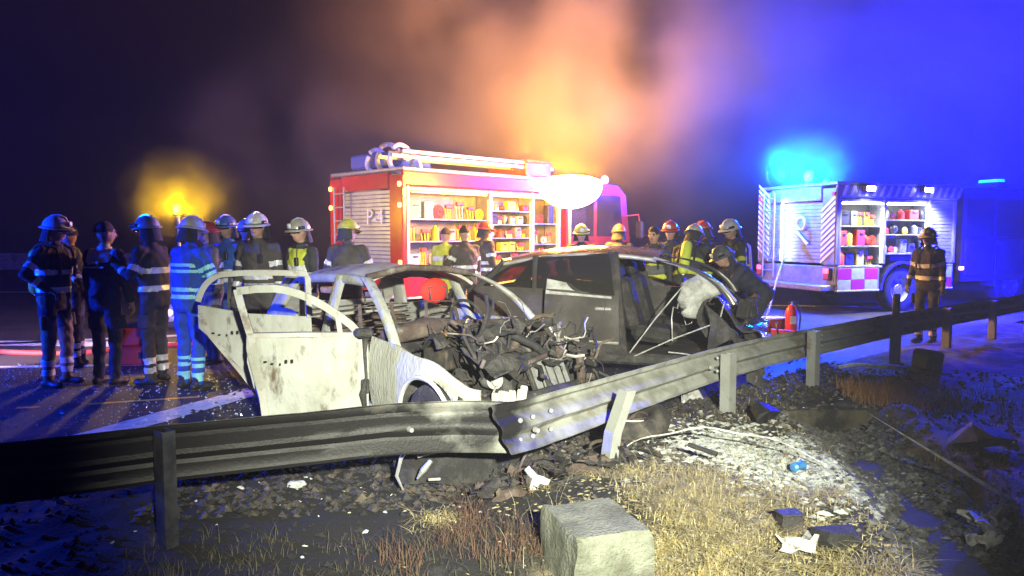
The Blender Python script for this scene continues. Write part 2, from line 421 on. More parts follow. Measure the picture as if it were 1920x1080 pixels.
# ================================================================ fire engines
m_red = mat('red_paint', (.55, .018, .012), .3, 0, (.42, .014, .01), 3, (.4, .7), coat=.5)
m_redtrim = mat('red_trim', (.6, .05, .03), .5)
m_alu = mat('aluminium', (.55, .56, .57), .4, .6, (.42, .43, .44), 8, (.4, .6))
m_shut = mat('shutter_slats', (.42, .43, .45), .45, .4, (.33, .34, .36), 3, (.4, .6))
m_black = mat('black_plastic', (.02, .02, .022), .5, 0, (.035, .035, .037), 9, (.4, .6))
m_white = mat('white_paint', (.75, .75, .74), .4, 0, (.62, .62, .6), 5, (.45, .65))
m_yel = mat('yellow_gear', (.80, .62, .03), .55, 0, (.6, .45, .03), 6, (.4, .65))
m_lime = mat('fluorescent_yellow', (.62, .72, .08), .5, 0, (.5, .6, .08), 8, (.45, .65))
m_ladder = mat('ladder_metal', (.62, .60, .52), .4, .5, (.5, .48, .42), 7, (.4, .6))
m_hose = mat('hose_canvas', (.55, .50, .38), .8, 0, (.4, .35, .26), 14, (.4, .6), .4, 90)
m_redhose = mat('red_hose', (.5, .05, .03), .7, 0, (.36, .04, .03), 14, (.4, .6), .4, 90)
m_winglass = glass('vehicle_glass', (.02, .025, .03), .06, .85)
m_orange = mat('orange_gear', (.75, .22, .03), .55)
m_greycase = mat('grey_case', (.25, .26, .28), .6, 0, (.17, .18, .19), 5)
m_inner = mat('locker_lining', (.22, .20, .17), .6, .2, (.15, .14, .12), 4)
m_strip = emit('locker_strip_warm', (1, .52, .05), 11)
m_stripw = emit('locker_strip_white', (.85, .95, 1), 30)
m_amber = emit('amber_marker', (1, .35, .04), 9)
m_tail = emit('tail_lamp_red', (1, .03, .02), 5)
m_whlamp = emit('white_marker', (1, .95, .85), 16)

def wheel(parent, x, y, r=.5, w=.3, name='wheel', tyre_m=None, rim_m=None, tilt=None, n=28):
    s = 1 if y > 0 else -1
    tm = MB(); prof = [(r * .56, -w / 2 * .9), (r * .8, -w / 2), (r * .95, -w / 2 * .88), (r, -w / 2 * .6), (r, w / 2 * .6), (r * .95, w / 2 * .88), (r * .8, w / 2), (r * .56, w / 2 * .9)]
    rr = []
    for k in range(n):
        a = 2 * math.pi * k / n
        rr.append([(math.cos(a) * q, d, math.sin(a) * q) for q, d in prof])
    m = len(prof); vs_ = [p for q in rr for p in q]
    fs_ = [(k * m + j, ((k + 1) % n) * m + j, ((k + 1) % n) * m + (j + 1) % m, k * m + (j + 1) % m) for k in range(n) for j in range(m)]
    tm.add(vs_, fs_)
    t = tm.obj(name, tyre_m or m_rubber, parent, True, (x, y, r))
    rm_ = MB(); rings_ = []
    for q, d in ((r * .57, s * w * .42), (r * .52, s * w * .30), (r * .30, s * w * .12), (r * .22, s * w * .34), (r * .02, s * w * .36)):
        rings_.append([(math.cos(2 * math.pi * k / 20) * q, d, math.sin(2 * math.pi * k / 20) * q) for k in range(20)])
    rm_.rings(rings_, True, False)
    rm_.obj('rim', rim_m or m_alu, t, True)
    for k in range(6):
        a = k * math.pi / 3
        MB().cyl((math.cos(a) * r * .38, s * w * .18, math.sin(a) * r * .38), (math.cos(a) * r * .38, s * w * .26, math.sin(a) * r * .38), r * .04, None, 6).obj('wheel_nut', m_bare, t)
    return t
def shutter(parent, c, wdt, h, axis, m, nm='roller_shutter', slat=.075, proud=.012):
    """rolled shutter built slat by slat; axis 'x' faces -x (rear), 'y' faces -y (side)"""
    root = None; n = int(h / slat)
    for k in range(n):
        z = c[2] - h / 2 + (k + .5) * h / n
        d = (proud * 2, wdt, h / n * .9) if axis == 'x' else (wdt, proud * 2, h / n * .9)
        o = MB().box((c[0], c[1], z) if root is None else (c[0], c[1], z), d, None, .006).obj(nm if root is None else 'slat', m, parent if root is None else root)
        if root is None: root = o
    return root
def gear(parent, box3, seed, warm=True):
    """equipment stowed on one locker shelf: x0,x1,y(front),depth,z0,h"""
    r = random.Random(seed); x0, x1, y0, dep, z0, h = box3; x = x0 + .04
    while x < x1 - .10:
        w = min(r.uniform(.1, .3), x1 - .03 - x); k = r.choice(['case', 'roll', 'ext', 'case', 'tool', 'bag', 'tool']); hh = h * r.uniform(.5, .92)
        yc = y0 + dep * r.uniform(.25, .42); mm = r.choice([m_yel, m_redtrim, m_greycase, m_hose, m_black, m_greycase, m_redhose, m_alu, m_black])
        if k == 'case':
            o = MB().box((x + w / 2, yc, z0 + hh / 2), (w * .92, dep * .4, hh), None, .015).obj('stowed_case', mm, parent)
            MB().box((x + w / 2, yc - dep * .2 - .015, z0 + hh * .75), (w * .4, .03, .025), None, .006).obj('handle', m_black, o)
        elif k == 'roll':
            rr_ = min(w, hh, .26) / 2; mb = MB()
            for q in range(4): mb.torus((x + w / 2, yc - .02, z0 + rr_), (0, 1, 0), rr_ * (1 - q * .22), rr_ * .13, 16, 6)
            mb.obj('hose_roll', r.choice([m_hose, m_redhose, m_yel]), parent, True)
        elif k == 'ext':
            q = min(w, .16) / 2
            MB().tube([(x + w / 2, yc, z0), (x + w / 2, yc, z0 + hh * .75), (x + w / 2, yc, z0 + hh * .86), (x + w / 2, yc, z0 + hh)], [q, q, q * .5, q * .35], 12).obj('cylinder', r.choice([m_yel, m_redtrim, m_alu]), parent, True)
        elif k == 'bag':
            MB().ell((x + w / 2, yc, z0 + hh * .45), (w * .45, dep * .22, hh * .45), 10, 6).obj('kit_bag', mm, parent, True)
        else:
            mb = MB()
            for q in range(3): mb.cyl((x + w * (.25 + .25 * q), yc, z0), (x + w * (.2 + .3 * q), yc + .03, z0 + hh), .014, None, 6)
            o = mb.obj('hand_tools', r.choice([m_alu, m_yel]), parent)
            MB().box((x + w / 2, yc - .01, z0 + hh * .9), (w * .7, .05, .07), None, .01).obj('tool_head', m_redtrim, o)
        x += w + r.uniform(.01, .05)
def fire_engine(label, loc, rotz, body_m, lockers, H, opt):
    t = thing('fire_engine', label, 'fire engine', loc, rotz)
    W, LB = 2.45, opt['LB']; hy = W / 2; zs = 1.02                  # LB: length of the equipment body
    near = -hy
    B = lambda nm, c, d, m, ch=.02, p=t: MB().box(c, d, None, ch).obj(nm, m, p)
    B('chassis', (3.3, 0, .62), (6.6, .9, .26), m_black)
    B('body_core', (LB / 2, .38, (zs + H) / 2 - .03), (LB - .14, W - .86, H - zs - .1), m_inner, .01)
    B('roof_deck', (LB / 2, 0, H), (LB, W, .07), m_alu)
    B('upper_band', (LB / 2, near + .03, H - .17), (LB, .06, .26), body_m)
    B('far_side_panel', (LB / 2, hy - .03, (zs + H) / 2), (LB, .06, H - zs), body_m)
    # side locker bays
    z0, z1 = zs + .02, H - .31
    xs = [lockers[0][0]] + [k[1] for k in lockers]
    for x in xs: B('locker_frame', (x, near + .21, (z0 + z1) / 2), (.07, .42, z1 - z0), opt['frame_m'], .008)
    for li, (xa, xb, zl, shelves, kind) in enumerate(lockers):
        cx, w = (xa + xb) / 2, xb - xa - .07
        zb = zl if zl is not None else z0
        if kind == 'shut':
            shutter(t, (cx, near + .05, (zb + z1) / 2), w, z1 - zb, 'y', m_shut); continue
        B('locker_back', (cx, near + .44, (zb + z1) / 2), (w, .03, z1 - zb), m_inner, .004)
        B('locker_floor', (cx, near + .22, zb), (w, .44, .035), m_alu, .004)
        B('shutter_drum', (cx, near + .07, z1 - .045), (w, .13, .09), opt['frame_m'], .03)
        strip_o = B('light_strip', (cx, near + .035, z1 - .105), (w * .94, .03, .022), opt['strip'], .004)
        for sx in (xa + .05, xb - .05):
            B('light_strip', (sx, near + .045, (zb + z1) / 2 - .05), (.016, .02, (z1 - zb) * .8), opt['strip'], .003)
        zz = [zb + .02] + [zb + (z1 - .12 - zb) * s for s in shelves]
        for si, z in enumerate(zz):
            if si: B('shelf', (cx, near + .23, z - .012), (w, .40, .024), m_alu, .004)
            top = (zz[si + 1] if si + 1 < len(zz) else z1 - .12)
            gear(t, (xa + .04, xb - .04, near + .04, .38, z, (top - z) * .9), opt['seed'] * 50 + li * 10 + si)
    # skirts with wheel gaps
    for (xa, xb) in opt['skirts']:
        B('skirt', ((xa + xb) / 2, near + .05, (zs + .5) / 2), (xb - xa, .1, zs - .5), body_m)
        B('skirt', ((xa + xb) / 2, hy - .05, (zs + .5) / 2), (xb - xa, .1, zs - .5), body_m)
        B('rub_rail', ((xa + xb) / 2, near + .04, .49), (xb - xa - .02, .11, .04), m_white, .008)
    # rear
    B('rear_frame', (.03, hy - .2, (zs + H) / 2 - .05), (.1, .4, H - zs - .1), opt['rear_m'])
    B('rear_frame', (.03, near + .2, (zs + H) / 2 - .05), (.1, .4, H - zs - .1), opt['rear_m'])
    B('rear_frame', (.028, 0, H - .2), (.1, W - .86, .3), opt['rear_m'])
    shutter(t, (.04, 0, (zs + H) / 2 - .17), W - .84, H - zs - .4, 'x', opt['rear_shut'])
    B('rear_step', (-.1, 0, .55), (.42, W - .1, .12), m_alu)
    B('rear_valance', (.04, 0, .8), (.1, W - .02, .4), opt['rear_m'])
    for y in (hy - .16, near + .16):
        c_ = B('tail_lamp', (-.05, y, .84), (.08, .2, .26), m_black)
        B('lens', (-.095, y, .90), (.02, .15, .1), m_tail, .01, c_)
        B('lens', (-.095, y, .78), (.02, .15, .1), m_amber if opt['lamps'] else m_redtrim, .01, c_)
        for z in opt['markers']: B('marker_lamp', (-.035, y + (.1 if y > 0 else -.1), z), (.04, .09, .09), m_amber if opt['lamps'] else m_redtrim, .015)
    mb = MB()
    lad = B('rear_ladder', (-.10, hy - .3, 1.65), (.03, .04, 1.9), m_ladder, .008)
    B('rail', (-.10, hy - .66, 1.65), (.03, .04, 1.9), m_ladder, .008, lad)
    for k in range(7): MB().cyl((-.10, hy - .3, .85 + k * .27), (-.10, hy - .66, .85 + k * .27), .014, None, 8).obj('rung', m_ladder, lad)
    # cab
    x0 = LB + .12; L = opt['L']
    prof = [(x0, .62), (x0, H - .12), (x0 + .12, H - .02), (L - .5, H - .02), (L - .18, H - .25), (L, 1.55), (L, .62)]
    body_m = opt.get('cab_m', body_m); cabo = MB().poly(prof, W, 'y', -hy).obj('cab', body_m, t)
    for s in (-1, 1):
        y = s * (hy + .006)
        for a, b in ((x0 + .14, x0 + .95), (x0 + 1.08, L - .30)):
            if b - a < .3: continue
            MB().poly([(a, 1.62), (a, H - .28), (b - (.12 if b > L - .5 else 0), H - .28), (b, 1.62)], .012, 'y', y - (.012 if s > 0 else 0) + .004 * s).obj('side_window', m_winglass, cabo)
            d_ = MB().box(((a + b) / 2, y, 1.15), (b - a + .06, .02, .8), None, .012).obj('door', body_m, cabo)
            MB().box((a + .14, y + s * .02, 1.42), (.16, .03, .04), None, .008).obj('handle', m_black, d_)
        arm = MB().tube([(L - .3, s * hy, 2.1), (L + .05, s * (hy + .22), 2.15), (L + .1, s * (hy + .24), 1.9)], .02, 8).obj('mirror_arm', m_redtrim, cabo)
        MB().box((L + .08, s * (hy + .24), 1.78), (.1, .2, .42), None, .03).obj('mirror', m_black, arm)
    MB().poly([(L - .19, H - .3), (L - .02, 1.6), (L + .02, 1.6), (L - .15, H - .3)], W - .3, 'y', -hy + .15).obj('windscreen', m_winglass, cabo)
    MB().box((L + .06, 0, .62), (.16, W, .34), None, .04).obj('bumper', m_white, cabo)
    for x in opt['wheels']:
        for s in (-1, 1): wheel(t, x, s * (hy - .2), .48, .3)
        for s in (-1, 1):
            rr = [];
            for k in range(13):
                a = math.pi * k / 12
                rr.append([(x + math.cos(a) * q, s * (hy - .34 + e), .48 + math.sin(a) * q) for q, e in ((.56, 0), (.62, 0), (.62, .34), (.56, .34))])
            MB().rings(rr).obj('wheel_arch', m_black, t, True)
    return t
# ---------------- engine with open orange-lit lockers
T1 = fire_engine('red fire engine with open lockers lit orange, ladder and coiled suction hoses on its roof', (-2.84, 14.47, 0), R(45), m_red,
    [(.12, 2.2, None, (.36, .66), 'open'), (2.2, 3.45, None, (.2, .4, .6, .8), 'open'), (3.45, 4.3, None, (.3, .62), 'open')], 2.86,
    dict(LB=4.4, L=6.9, frame_m=m_alu, strip=m_strip, seed=3, skirts=[(.05, 1.15), (2.45, 4.35)], rear_m=m_red, rear_shut=m_shut, lamps=True, markers=(1.15, 2.2, 2.58), wheels=(1.8, 5.7)))
lad = thing('roof_ladder', 'long extension ladder lying on the roof of the orange-lit fire engine', 'ladder', (-2.84, 14.47, 2.9), R(45))
for dz in (0, .12):
    for y in (-1.02, -.6): MB().box((2.1, y, .20 + dz * .8), (4.4 - dz * 4, .045, .07), None, .01).obj('stile', m_ladder, lad)
for k in range(14): MB().cyl((.15 + k * .3, -1.02, .24), (.15 + k * .3, -.6, .24), .016, None, 8).obj('rung', m_ladder, lad)
for x in (.5, 3.4): MB().poly([(-1.1, 0), (-.5, 0), (-.56, .17), (-1.04, .17)], .06, 'x', x).obj('bracket', m_white, lad)
sh = thing('suction_hose', 'pale suction hoses coiled over the rear roof corner of the orange-lit fire engine', 'hose', (-2.84, 14.47, 2.9), R(45))
for k, (y, q) in enumerate(((-.85, .25), (-.5, .27), (-.1, .23))):
    mb = MB(); mb.tube([(.25 + math.cos(R(a)) * q * 1.15, y + .05 * math.sin(R(a * 2)) + a * .0002, -.02 + q * .8 + math.sin(R(a)) * q) for a in range(-200, 140, 12)], .045, 8)
    mb.obj('coil', m_white if k != 1 else m_hose, sh, True)
MB().box((.7, 0.1, .18), (1.2, 1.1, .28), None, .04).obj('hose_bed', mat('blue_bin', (.05, .09, .4), .5), sh)
cb = thing('roof_box', 'red equipment locker standing on the cab end of the orange-lit fire engine roof', 'box', (-2.84, 14.47, 2.9), R(45))
MB().box((3.75, -.5, .16), (.8, 1.2, .32), None, .03).obj('case', m_red, cb)
MB().box((3.75, -.5, .335), (.84, 1.24, .03), None, .01).obj('lid', m_redtrim, cb)
Mrear = Matrix(((0, 0, -1, -.0135), (-1, 0, 0, 0), (0, 1, 0, 1.98), (0, 0, 0, 1)))
text_obj('unit_number', 'P-4', .42, m_white, T1, Matrix.Translation((-.002, -.35, 0)) @ Mrear, .004)

# ---------------- engine with chequered sides
T2 = fire_engine('fire engine with yellow and red checkered skirt, white-lit lockers and a blue flashing rear beacon', (6.25, 16.55, 0), R(20), mat('light_washed_body_paint', (.34, .35, .40), .35, .2, (.27, .28, .33), 3),  # grey-blue puts the wash of light into likely red bodywork
    [(.10, 1.30, .98, (.34, .66), 'open'), (1.30, 2.55, 1.25, (.4, .7), 'open'), (2.55, 3.3, None, (), 'shut')], 2.72,
    dict(LB=3.4, L=6.4, frame_m=m_alu, strip=m_stripw, seed=8, skirts=[(.05, 1.2), (2.5, 3.3)], rear_m=m_greycase, rear_shut=m_shut, lamps=False, cab_m=mat('shaded_cab_paint', (.035, .02, .03), .35, .1, (.05, .03, .045), 3), markers=(2.5,), wheels=(1.85, 5.2)))  # the cab's fade into darkness is put into its paint
hy = 1.225
for i in range(3):
    for j in range(2):
        MB().box((.24 + i * .36, -hy - .004, .60 + j * .24), (.352, .012, .232), None, .003).obj('checker_panel', m_lime if (i + j) % 2 == 0 else mat('fluorescent_red', (.6, .03, .10), .5), T2)
for i in range(2):
    for j in range(2):
        MB().box((2.72 + i * .36, -hy - .004, .60 + j * .24), (.352, .012, .232), None, .003).obj('checker_panel', m_lime if (i + j) % 2 == 0 else MATS['fluorescent_red'], T2)
m_refl = mat('reflective_white', (.8, .82, .85), .35)
for k in range(17):
    x = .12 + k * .2
    MB().poly([(x, 2.46), (x + .08, 2.46), (x + .17, 2.68), (x + .09, 2.68)], .01, 'y', -hy - .012).obj('diagonal_stripe', m_refl if k % 1 == 0 else m_red, T2)
for k in range(13):
    z = 1.05 + k * .12
    MB().poly([(hy - .4, z), (hy - .4, z + .06), (hy - .02, z + .34), (hy - .02, z + .28)], .01, 'x', -.034).obj('chevron_stripe', m_refl, T2)
    if z < 2.2: MB().poly([(-hy + .4, z), (-hy + .4, z + .06), (-hy + .02, z + .34), (-hy + .02, z + .28)], .01, 'x', -.034).obj('chevron_stripe', m_refl, T2)
MB().box((-.10, .30, 1.75), (.03, .05, 1.35), None, .01).obj('rear_light_strip', emit('rear_strip', (.7, .97, 1), 32), T2)
wn2 = MB(); wn2.torus((-.08, -.28, 1.9), (1, 0, 0), .13, .03, 16, 6); wn2.cyl((-.08, -.5, 1.45), (-.08, -.15, 1.72), .03, None, 8)
wn2.obj('hose_reel', m_white, T2, True)
for x, nm in ((.75, 'scene_lamp'), (2.35, 'scene_lamp')):
    h_ = MB().box((x, -hy - .06, 2.62), (.26, .14, .13), None, .02).obj(nm, m_black, T2)
    MB().box((x, -hy - .137, 2.61), (.22, .012, .09), None, .004).obj('lens', emit('scene_lens', (1, .97, .85), 80), h_)
bar = MB().box((5.3, 0, 2.82), (.34, 1.7, .14), None, .04).obj('light_bar', m_black, T2)
MB().box((5.3, -.5, 2.92), (.26, .5, .08), None, .02).obj('lens', emit('blue_lens', (.0, .09, 1), 12), bar)
for k, (q, y) in enumerate(((.26, .95), (.2, .6))):
    MB().tube([(.2 + math.cos(R(a)) * q, y + a * .0003, 3.02 + math.sin(R(a)) * q) for a in range(-200, 160, 14)], .03, 8).obj('coiled_hose', m_black, T2, True)
# ================================================================ lamps that stand in the picture
def to_world(o, p): return Matrix.Translation(o.location) @ Matrix.Rotation(o.rotation_euler[2], 4, 'Z') @ Vector(p)
# lighting balloon
lb = thing('lighting_balloon', 'glowing bowl-shaped lighting balloon on a tripod mast before the orange-lit fire engine', 'lamp', (1.02, 13.2, 0))
MB().ell((0, 0, 2.52), (.56, .56, .40), 24, 8, None, -1., .0).obj('glowing_envelope', emit('balloon_glow', (1, .46, .07), 190), lb, True)
MB().ell((0, 0, 2.54), (.57, .57, .15), 24, 4, None, .0, 1.).obj('envelope_cap', emit('balloon_cap', (1, .47, .05), 1000), lb, True)  # domed and boosted above the bowl to light the smoke overhead
MB().cyl((0, 0, .45), (0, 0, 2.16), .03, .022, 10).obj('mast', m_alu, lb)
for a in (20, 140, 260):
    MB().cyl((0, 0, .75), (math.cos(R(a)) * .6, math.sin(R(a)) * .6, .01), .018, None, 8).obj('leg', m_alu, lb)
# beacons
def beacon(parent, p, r, c, s, nm):
    o = MB().cyl(p, (p[0], p[1], p[2] + .04), r * 1.15, None, 14).obj(nm, m_black, parent)
    mb = MB(); mb.ell((p[0], p[1], p[2] + .04 + r * .9), (r, r, r * 1.15), 14, 8, None, -.7, 1.)
    mb.obj('lens', emit('lens_' + nm, c, s), o, True)
beacon(T2, (.15, -.25, 2.755), .13, (.0, .75, 1), 420, 'rear_beacon')
beacon(T2, (1.1, .3, 2.755), .07, (.0, .45, 1), 60, 'side_beacon')
beacon(T1, (6.3, -.9, 2.86), .09, (.25, .12, 1), 30, 'cab_beacon')
point('rear_beacon_light', to_world(T2, (-.55, -.1, 3.15)), 4200, (.0, .07, 1), .15)
point('light_bar_light', to_world(T2, (5.3, -.3, 3.3)), 15000, (.0, .0, 1), .15)
fl = MB().box((3.42, -1.29, .92), (.16, .07, .10), None, .02).obj('side_flasher', m_black, T2)
MB().box((3.42, -1.33, .92), (.13, .012, .07), None, .004).obj('lens', emit('flasher_lens', (.35, .2, 1), 40), fl)
point('side_flasher_light', to_world(T2, (3.6, -2.4, .9)), 3600, (.0, .0, 1), .08)
for x in (.75, 2.35):
    spot('scene_lamp_light', to_world(T2, (x, -1.75, 2.6)), to_world(T2, (x, -1.2, .3)), 420, (.95, .98, 1), 110, .6, .08)
# amber beacon on a warning trailer behind the group
wt = thing('warning_trailer', 'low dark warning trailer with an amber flashing beacon behind the standing group', 'trailer', (-6.05, 13.6, 0))
MB().box((0, 0, .72), (1.2, .7, .7), None, .05).obj('body', m_greycase, wt)
MB().cyl((0, 0, 1.0), (0, 0, 2.0), .03, None, 10).obj('mast', m_alu, wt)
for s in (-1, 1): wheel(wt, 0, s * .42, .28, .16)
beacon(wt, (0, 0, 2.0), .085, (1, .62, .0), 1700, 'amber_beacon')
# patrol car out of view on the left, added to carry the blue light on the group
# ================================================================ cars
m_burnt = mat('burnt_white_paint', (.40, .41, .375), .85, 0, (.29, .285, .235), 4.2, (.40, .75), .7, 30, (.10, .075, .05), 5.0, (.57, .70), rvar=.08, stretch=(1.5, 1.5, .55))
m_burnt2 = mat('burnt_white_edge', (.43, .44, .42), .85, 0, (.36, .33, .28), 5, (.4, .66), .35, 50, (.12, .07, .04), 4.5, (.56, .72))
m_rust = mat('fire_rusted_steel', (.075, .052, .042), .85, .1, (.16, .125, .10), 7, (.45, .66), .5, 60, (.34, .33, .31), 5, (.58, .72))
m_scorch = mat('scorched_dark_steel', (.030, .028, .027), .7, .2, (.075, .068, .062), 9, (.42, .66), .6, 60, (.24, .23, .22), 7, (.62, .72))
m_dark = mat('black_car_paint', (.085, .078, .072), .26, .3, (.14, .125, .115), 2.2, (.40, .68), .06, 24, (.19, .17, .15), 3.2, (.58, .76), coat=.5, rvar=.12)  # lamp veil and pale sheen are put into the black paint
m_pale = mat('scuffed_bright_trim', (.6, .58, .55), .4, .5, (.36, .34, .32), 8, (.45, .65))
m_airbag = mat('airbag_cloth', (.46, .46, .44), .9, 0, (.25, .24, .23), 9, (.42, .64), .8, 26)
m_cabinblk = mat('charred_interior', (.022, .02, .019), .85, 0, (.06, .05, .045), 8, (.45, .66), .7, 40)

def crush(p, x0, k, amp, sd, zdrop=0.):
    """push everything ahead of x0 back and crumple it"""
    p = Vector(p); e = p.x - x0
    if e > 0:
        p.x = x0 + e * k
        a = amp * min(1, e / .5)
        p += Vector((nz3(p, 2.3, sd), nz3(p, 2.3, sd + 11), nz3(p, 2.3, sd + 23))) * a + Vector((nz3(p, 6.5, sd), nz3(p, 6.5, sd + 5), nz3(p, 6.5, sd + 7))) * a * .35
        p.z -= zdrop * min(1, e / .6)
    return p
def dent(p, amp, sd): return Vector(p) + Vector((nz3(p, 1.8, sd), nz3(p, 1.8, sd + 4), nz3(p, 1.8, sd + 9))) * amp

class Car:
    """side line of a car: everything measured in the car's own frame, +x forwards, -y the side seen"""
    def __init__(s, **k): s.__dict__.update(k)
    def lower(s, x):
        z = s.sill
        for wx in (s.fw, s.rw):
            d = abs(x - wx)
            if d < s.ar: z = max(z, s.wz + math.sqrt(s.ar ** 2 - d ** 2))
        return z
    def belt(s, x):
        pts = s.beltline
        for (xa, za), (xb, zb) in zip(pts, pts[1:]):
            if x <= xb:
                t = max(0, min(1, (x - xa) / (xb - xa))); t = t * t * (3 - 2 * t) if s.smooth else t
                return za + (zb - za) * t
        return pts[-1][1]
    def half(s, x):
        if x > s.nose - .9: return s.hw - .16 * ((x - (s.nose - .9)) / .9) ** 2
        if x < s.tail + .5: return s.hw - .07 * ((s.tail + .5 - x) / .5) ** 2
        return s.hw
    def side_pt(s, x, t, sgn):
        za, zb = s.lower(x), s.belt(x); z = za + (zb - za) * t
        zz = (z - s.sill) / max(.01, zb - s.sill)
        y = s.half(x) * (1 - .055 * (1 - min(1, zz * 2)) ** 2 - .07 * max(0, zz - .72) ** 1.5 * 4)
        return Vector((x, sgn * y, z))
    def panel(s, name, xa, xb, sgn, m, parent, fn=None, nr=8, solid=.025, t0=0., t1=1.):
        n = max(3, int((xb - xa) / .045))
        P = [[(fn or (lambda q: q))(s.side_pt(xa + (xb - xa) * i / n, t0 + (t1 - t0) * j / nr, sgn)) for j in range(nr + 1)] for i in range(n + 1)]
        return link(name, grid_mesh(name, P, m, None, True, solid), parent)
    def roof_pt(s, u, v):
        """u 0 rear .. 1 front, v -1 near edge .. 1 far edge"""
        x = s.rr + (s.rf - s.rr) * u; z = s.rz - s.rdrop * (1 - u) ** 2.2 - s.fdrop * u ** 3
        return Vector((x, s.rhw * (1 - .06 * abs(u - .55)) * v, z - s.redge * (.7 * abs(v) ** 3 + .3 * v * v)))
    def pillar(s, name, p0, p1, w0, w1, m, parent, th=.05, fn=None, bow=(0, 0, 0)):
        p0, p1, bow = Vector(p0), Vector(p1), Vector(bow); rr = []
        for i in range(9):
            t = i / 8; p = p0.lerp(p1, t) + bow * (4 * t * (1 - t)); w = (w0 + (w1 - w0) * t) / 2
            ring = [p + Vector((a * w, b * th / 2, 0)) for a, b in ((-1, -.6), (-.6, -1), (.6, -1), (1, -.6), (1, .6), (.6, 1), (-.6, 1), (-1, .6))]
            rr.append([(fn(q) if fn else q) for q in ring])
        return MB().rings(rr).obj(name, m, parent, True)

def ribbon(pts, w, th, m, name, parent, normal_y=True):
    """window frame: a flat bar following points (x, z) in the plane y=0"""
    rr = []
    n = len(pts)
    for i, (x, z) in enumerate(pts):
        a = pts[max(i - 1, 0)]; b = pts[min(i + 1, n - 1)]; d = Vector((b[0] - a[0], b[1] - a[1])).normalized(); q = Vector((-d.y, d.x)) * w / 2
        rr.append([(x - q.x, -th / 2, z - q.y), (x + q.x, -th / 2, z + q.y), (x + q.x, th / 2, z + q.y), (x - q.x, th / 2, z - q.y)])
    return MB().rings(rr).obj(name, m, parent, True)
def bez(p0, p1, p2, n=10): return [((1 - t) ** 2 * p0[0] + 2 * t * (1 - t) * p1[0] + t * t * p2[0], (1 - t) ** 2 * p0[1] + 2 * t * (1 - t) * p1[1] + t * t * p2[1]) for t in [i / n for i in range(n + 1)]]

# ---------------------------------------------------------------- the burnt white hatchback
WC = thing('burnt_hatchback', 'burnt-out white hatchback wreck with both side doors hanging open and its front crushed', 'car', (-.84, 6.97, 0), R(-50))
W = Car(sill=.20, fw=1.26, rw=-1.22, ar=.33, wz=.27, hw=.83, nose=1.78, tail=-1.9, smooth=True, rr=-1.45, rf=.02, rz=1.40, rdrop=.08, redge=.12, fdrop=.03, rhw=.60,
        beltline=[(-1.9, .86), (-1.2, .92), (.3, .84), (.75, .80), (1.2, .74), (1.78, .58)])
fnw = lambda p: dent(crush(p, 1.35, .9, .06, 3), .018, 2)
fnf = lambda p: dent(crush(p, .75, .62, .16, 6, .08), .03, 2)
W.panel('front_wing', .45, 1.78, -1, m_burnt, WC, fnw)
W.panel('front_wing', .6, 1.7, 1, m_rust, WC, fnf)
W.panel('rear_quarter_panel', -1.9, -1.0, -1, m_burnt2, WC, lambda p: dent(p, .03, 5))
W.panel('rear_quarter_panel', -1.9, -1.15, 1, m_burnt2, WC, lambda p: dent(p, .03, 8))
for a, b in ((-1.14, -.32), (-.29, .58)): W.panel('far_door', a, b, 1, m_burnt, WC, lambda p: dent(p, .025, 9))
MB().box((-.28, -.76, .19), (1.55, .12, .12), None, .03).obj('sill', m_burnt2, WC)
MB().box((-.28, .76, .19), (1.55, .12, .12), None, .03).obj('sill', m_rust, WC)
# wheel-arch lip on the near wing
mb = MB(); mb.tube([tuple(fnw((1.26 + math.cos(R(a)) * .335, -.835 + .03 * abs(math.cos(R(a))), .27 + math.sin(R(a)) * .335))) for a in range(-5, 186, 10)], .018, 6)
mb.obj('arch_lip', mat('pale_lip', (.5, .5, .46), .8), WC, True)
# floor, bulkhead, seats, dashboard
MB().box((-.45, 0, .24), (2.5, 1.5, .05), None, .01).obj('floor_pan', m_cabinblk, WC)
bk = [[tuple(dent((.72 + .06 * math.sin(j), -.72 + i * .12, .25 + j * .075), .05, 4)) for j in range(8)] for i in range(13)]
link('bulkhead', grid_mesh('bulkhead', bk, m_scorch, None, True, .03), WC)
mb = MB(); mb.tube([(.5, -.7, .80), (.48, -.3, .86), (.46, .1, .82), (.5, .7, .80)], [.07, .09, .08, .07], 8); mb.obj('dashboard_beam', m_rust, WC, True)
st = MB(); st.torus((.22, .36, .88), (.85, 0, .5), .18, .016, 22, 6); st.cyl((.22, .36, .88), (.5, .36, .78), .025, None, 8); st.obj('steering_wheel', m_scorch, WC, True)
def seat_frame(x, y, nm='seat_frame'):
    mb = MB()
    for s in (-.2, .2): mb.tube([(x + .28, y + s, .42), (x - .12, y + s, .44), (x - .2, y + s, .7), (x - .3, y + s * .8, 1.02)], .018, 6)
    for k in range(7): mb.tube([(x - .2 - k * .016, y - .2, .6 + k * .065), (x - .23 - k * .016, y, .6 + k * .065 + .01), (x - .2 - k * .016, y + .2, .6 + k * .065)], .008, 5)
    for k in range(6): mb.tube([(x - .1 + k * .07, y - .2, .44), (x - .1 + k * .07, y, .41), (x - .1 + k * .07, y + .2, .44)], .007, 5)
    mb.tube([(x - .3, y - .1, 1.02), (x - .33, y - .1, 1.14), (x - .33, y + .1, 1.14), (x - .3, y + .1, 1.02)], .012, 6)
    return mb.obj(nm, m_rust, WC, True)
seat_frame(.05, -.36); seat_frame(.05, .36)
mb = MB(); mb.ell((-.33, .36, 1.10), (.07, .17, .13), 12, 8); mb.obj('headrest', mat('red_cushion', (.7, .03, .02), .8, 0, (.5, .03, .02), 8), WC, True)['label'] = 'unburnt red head cushion'
mb = MB()
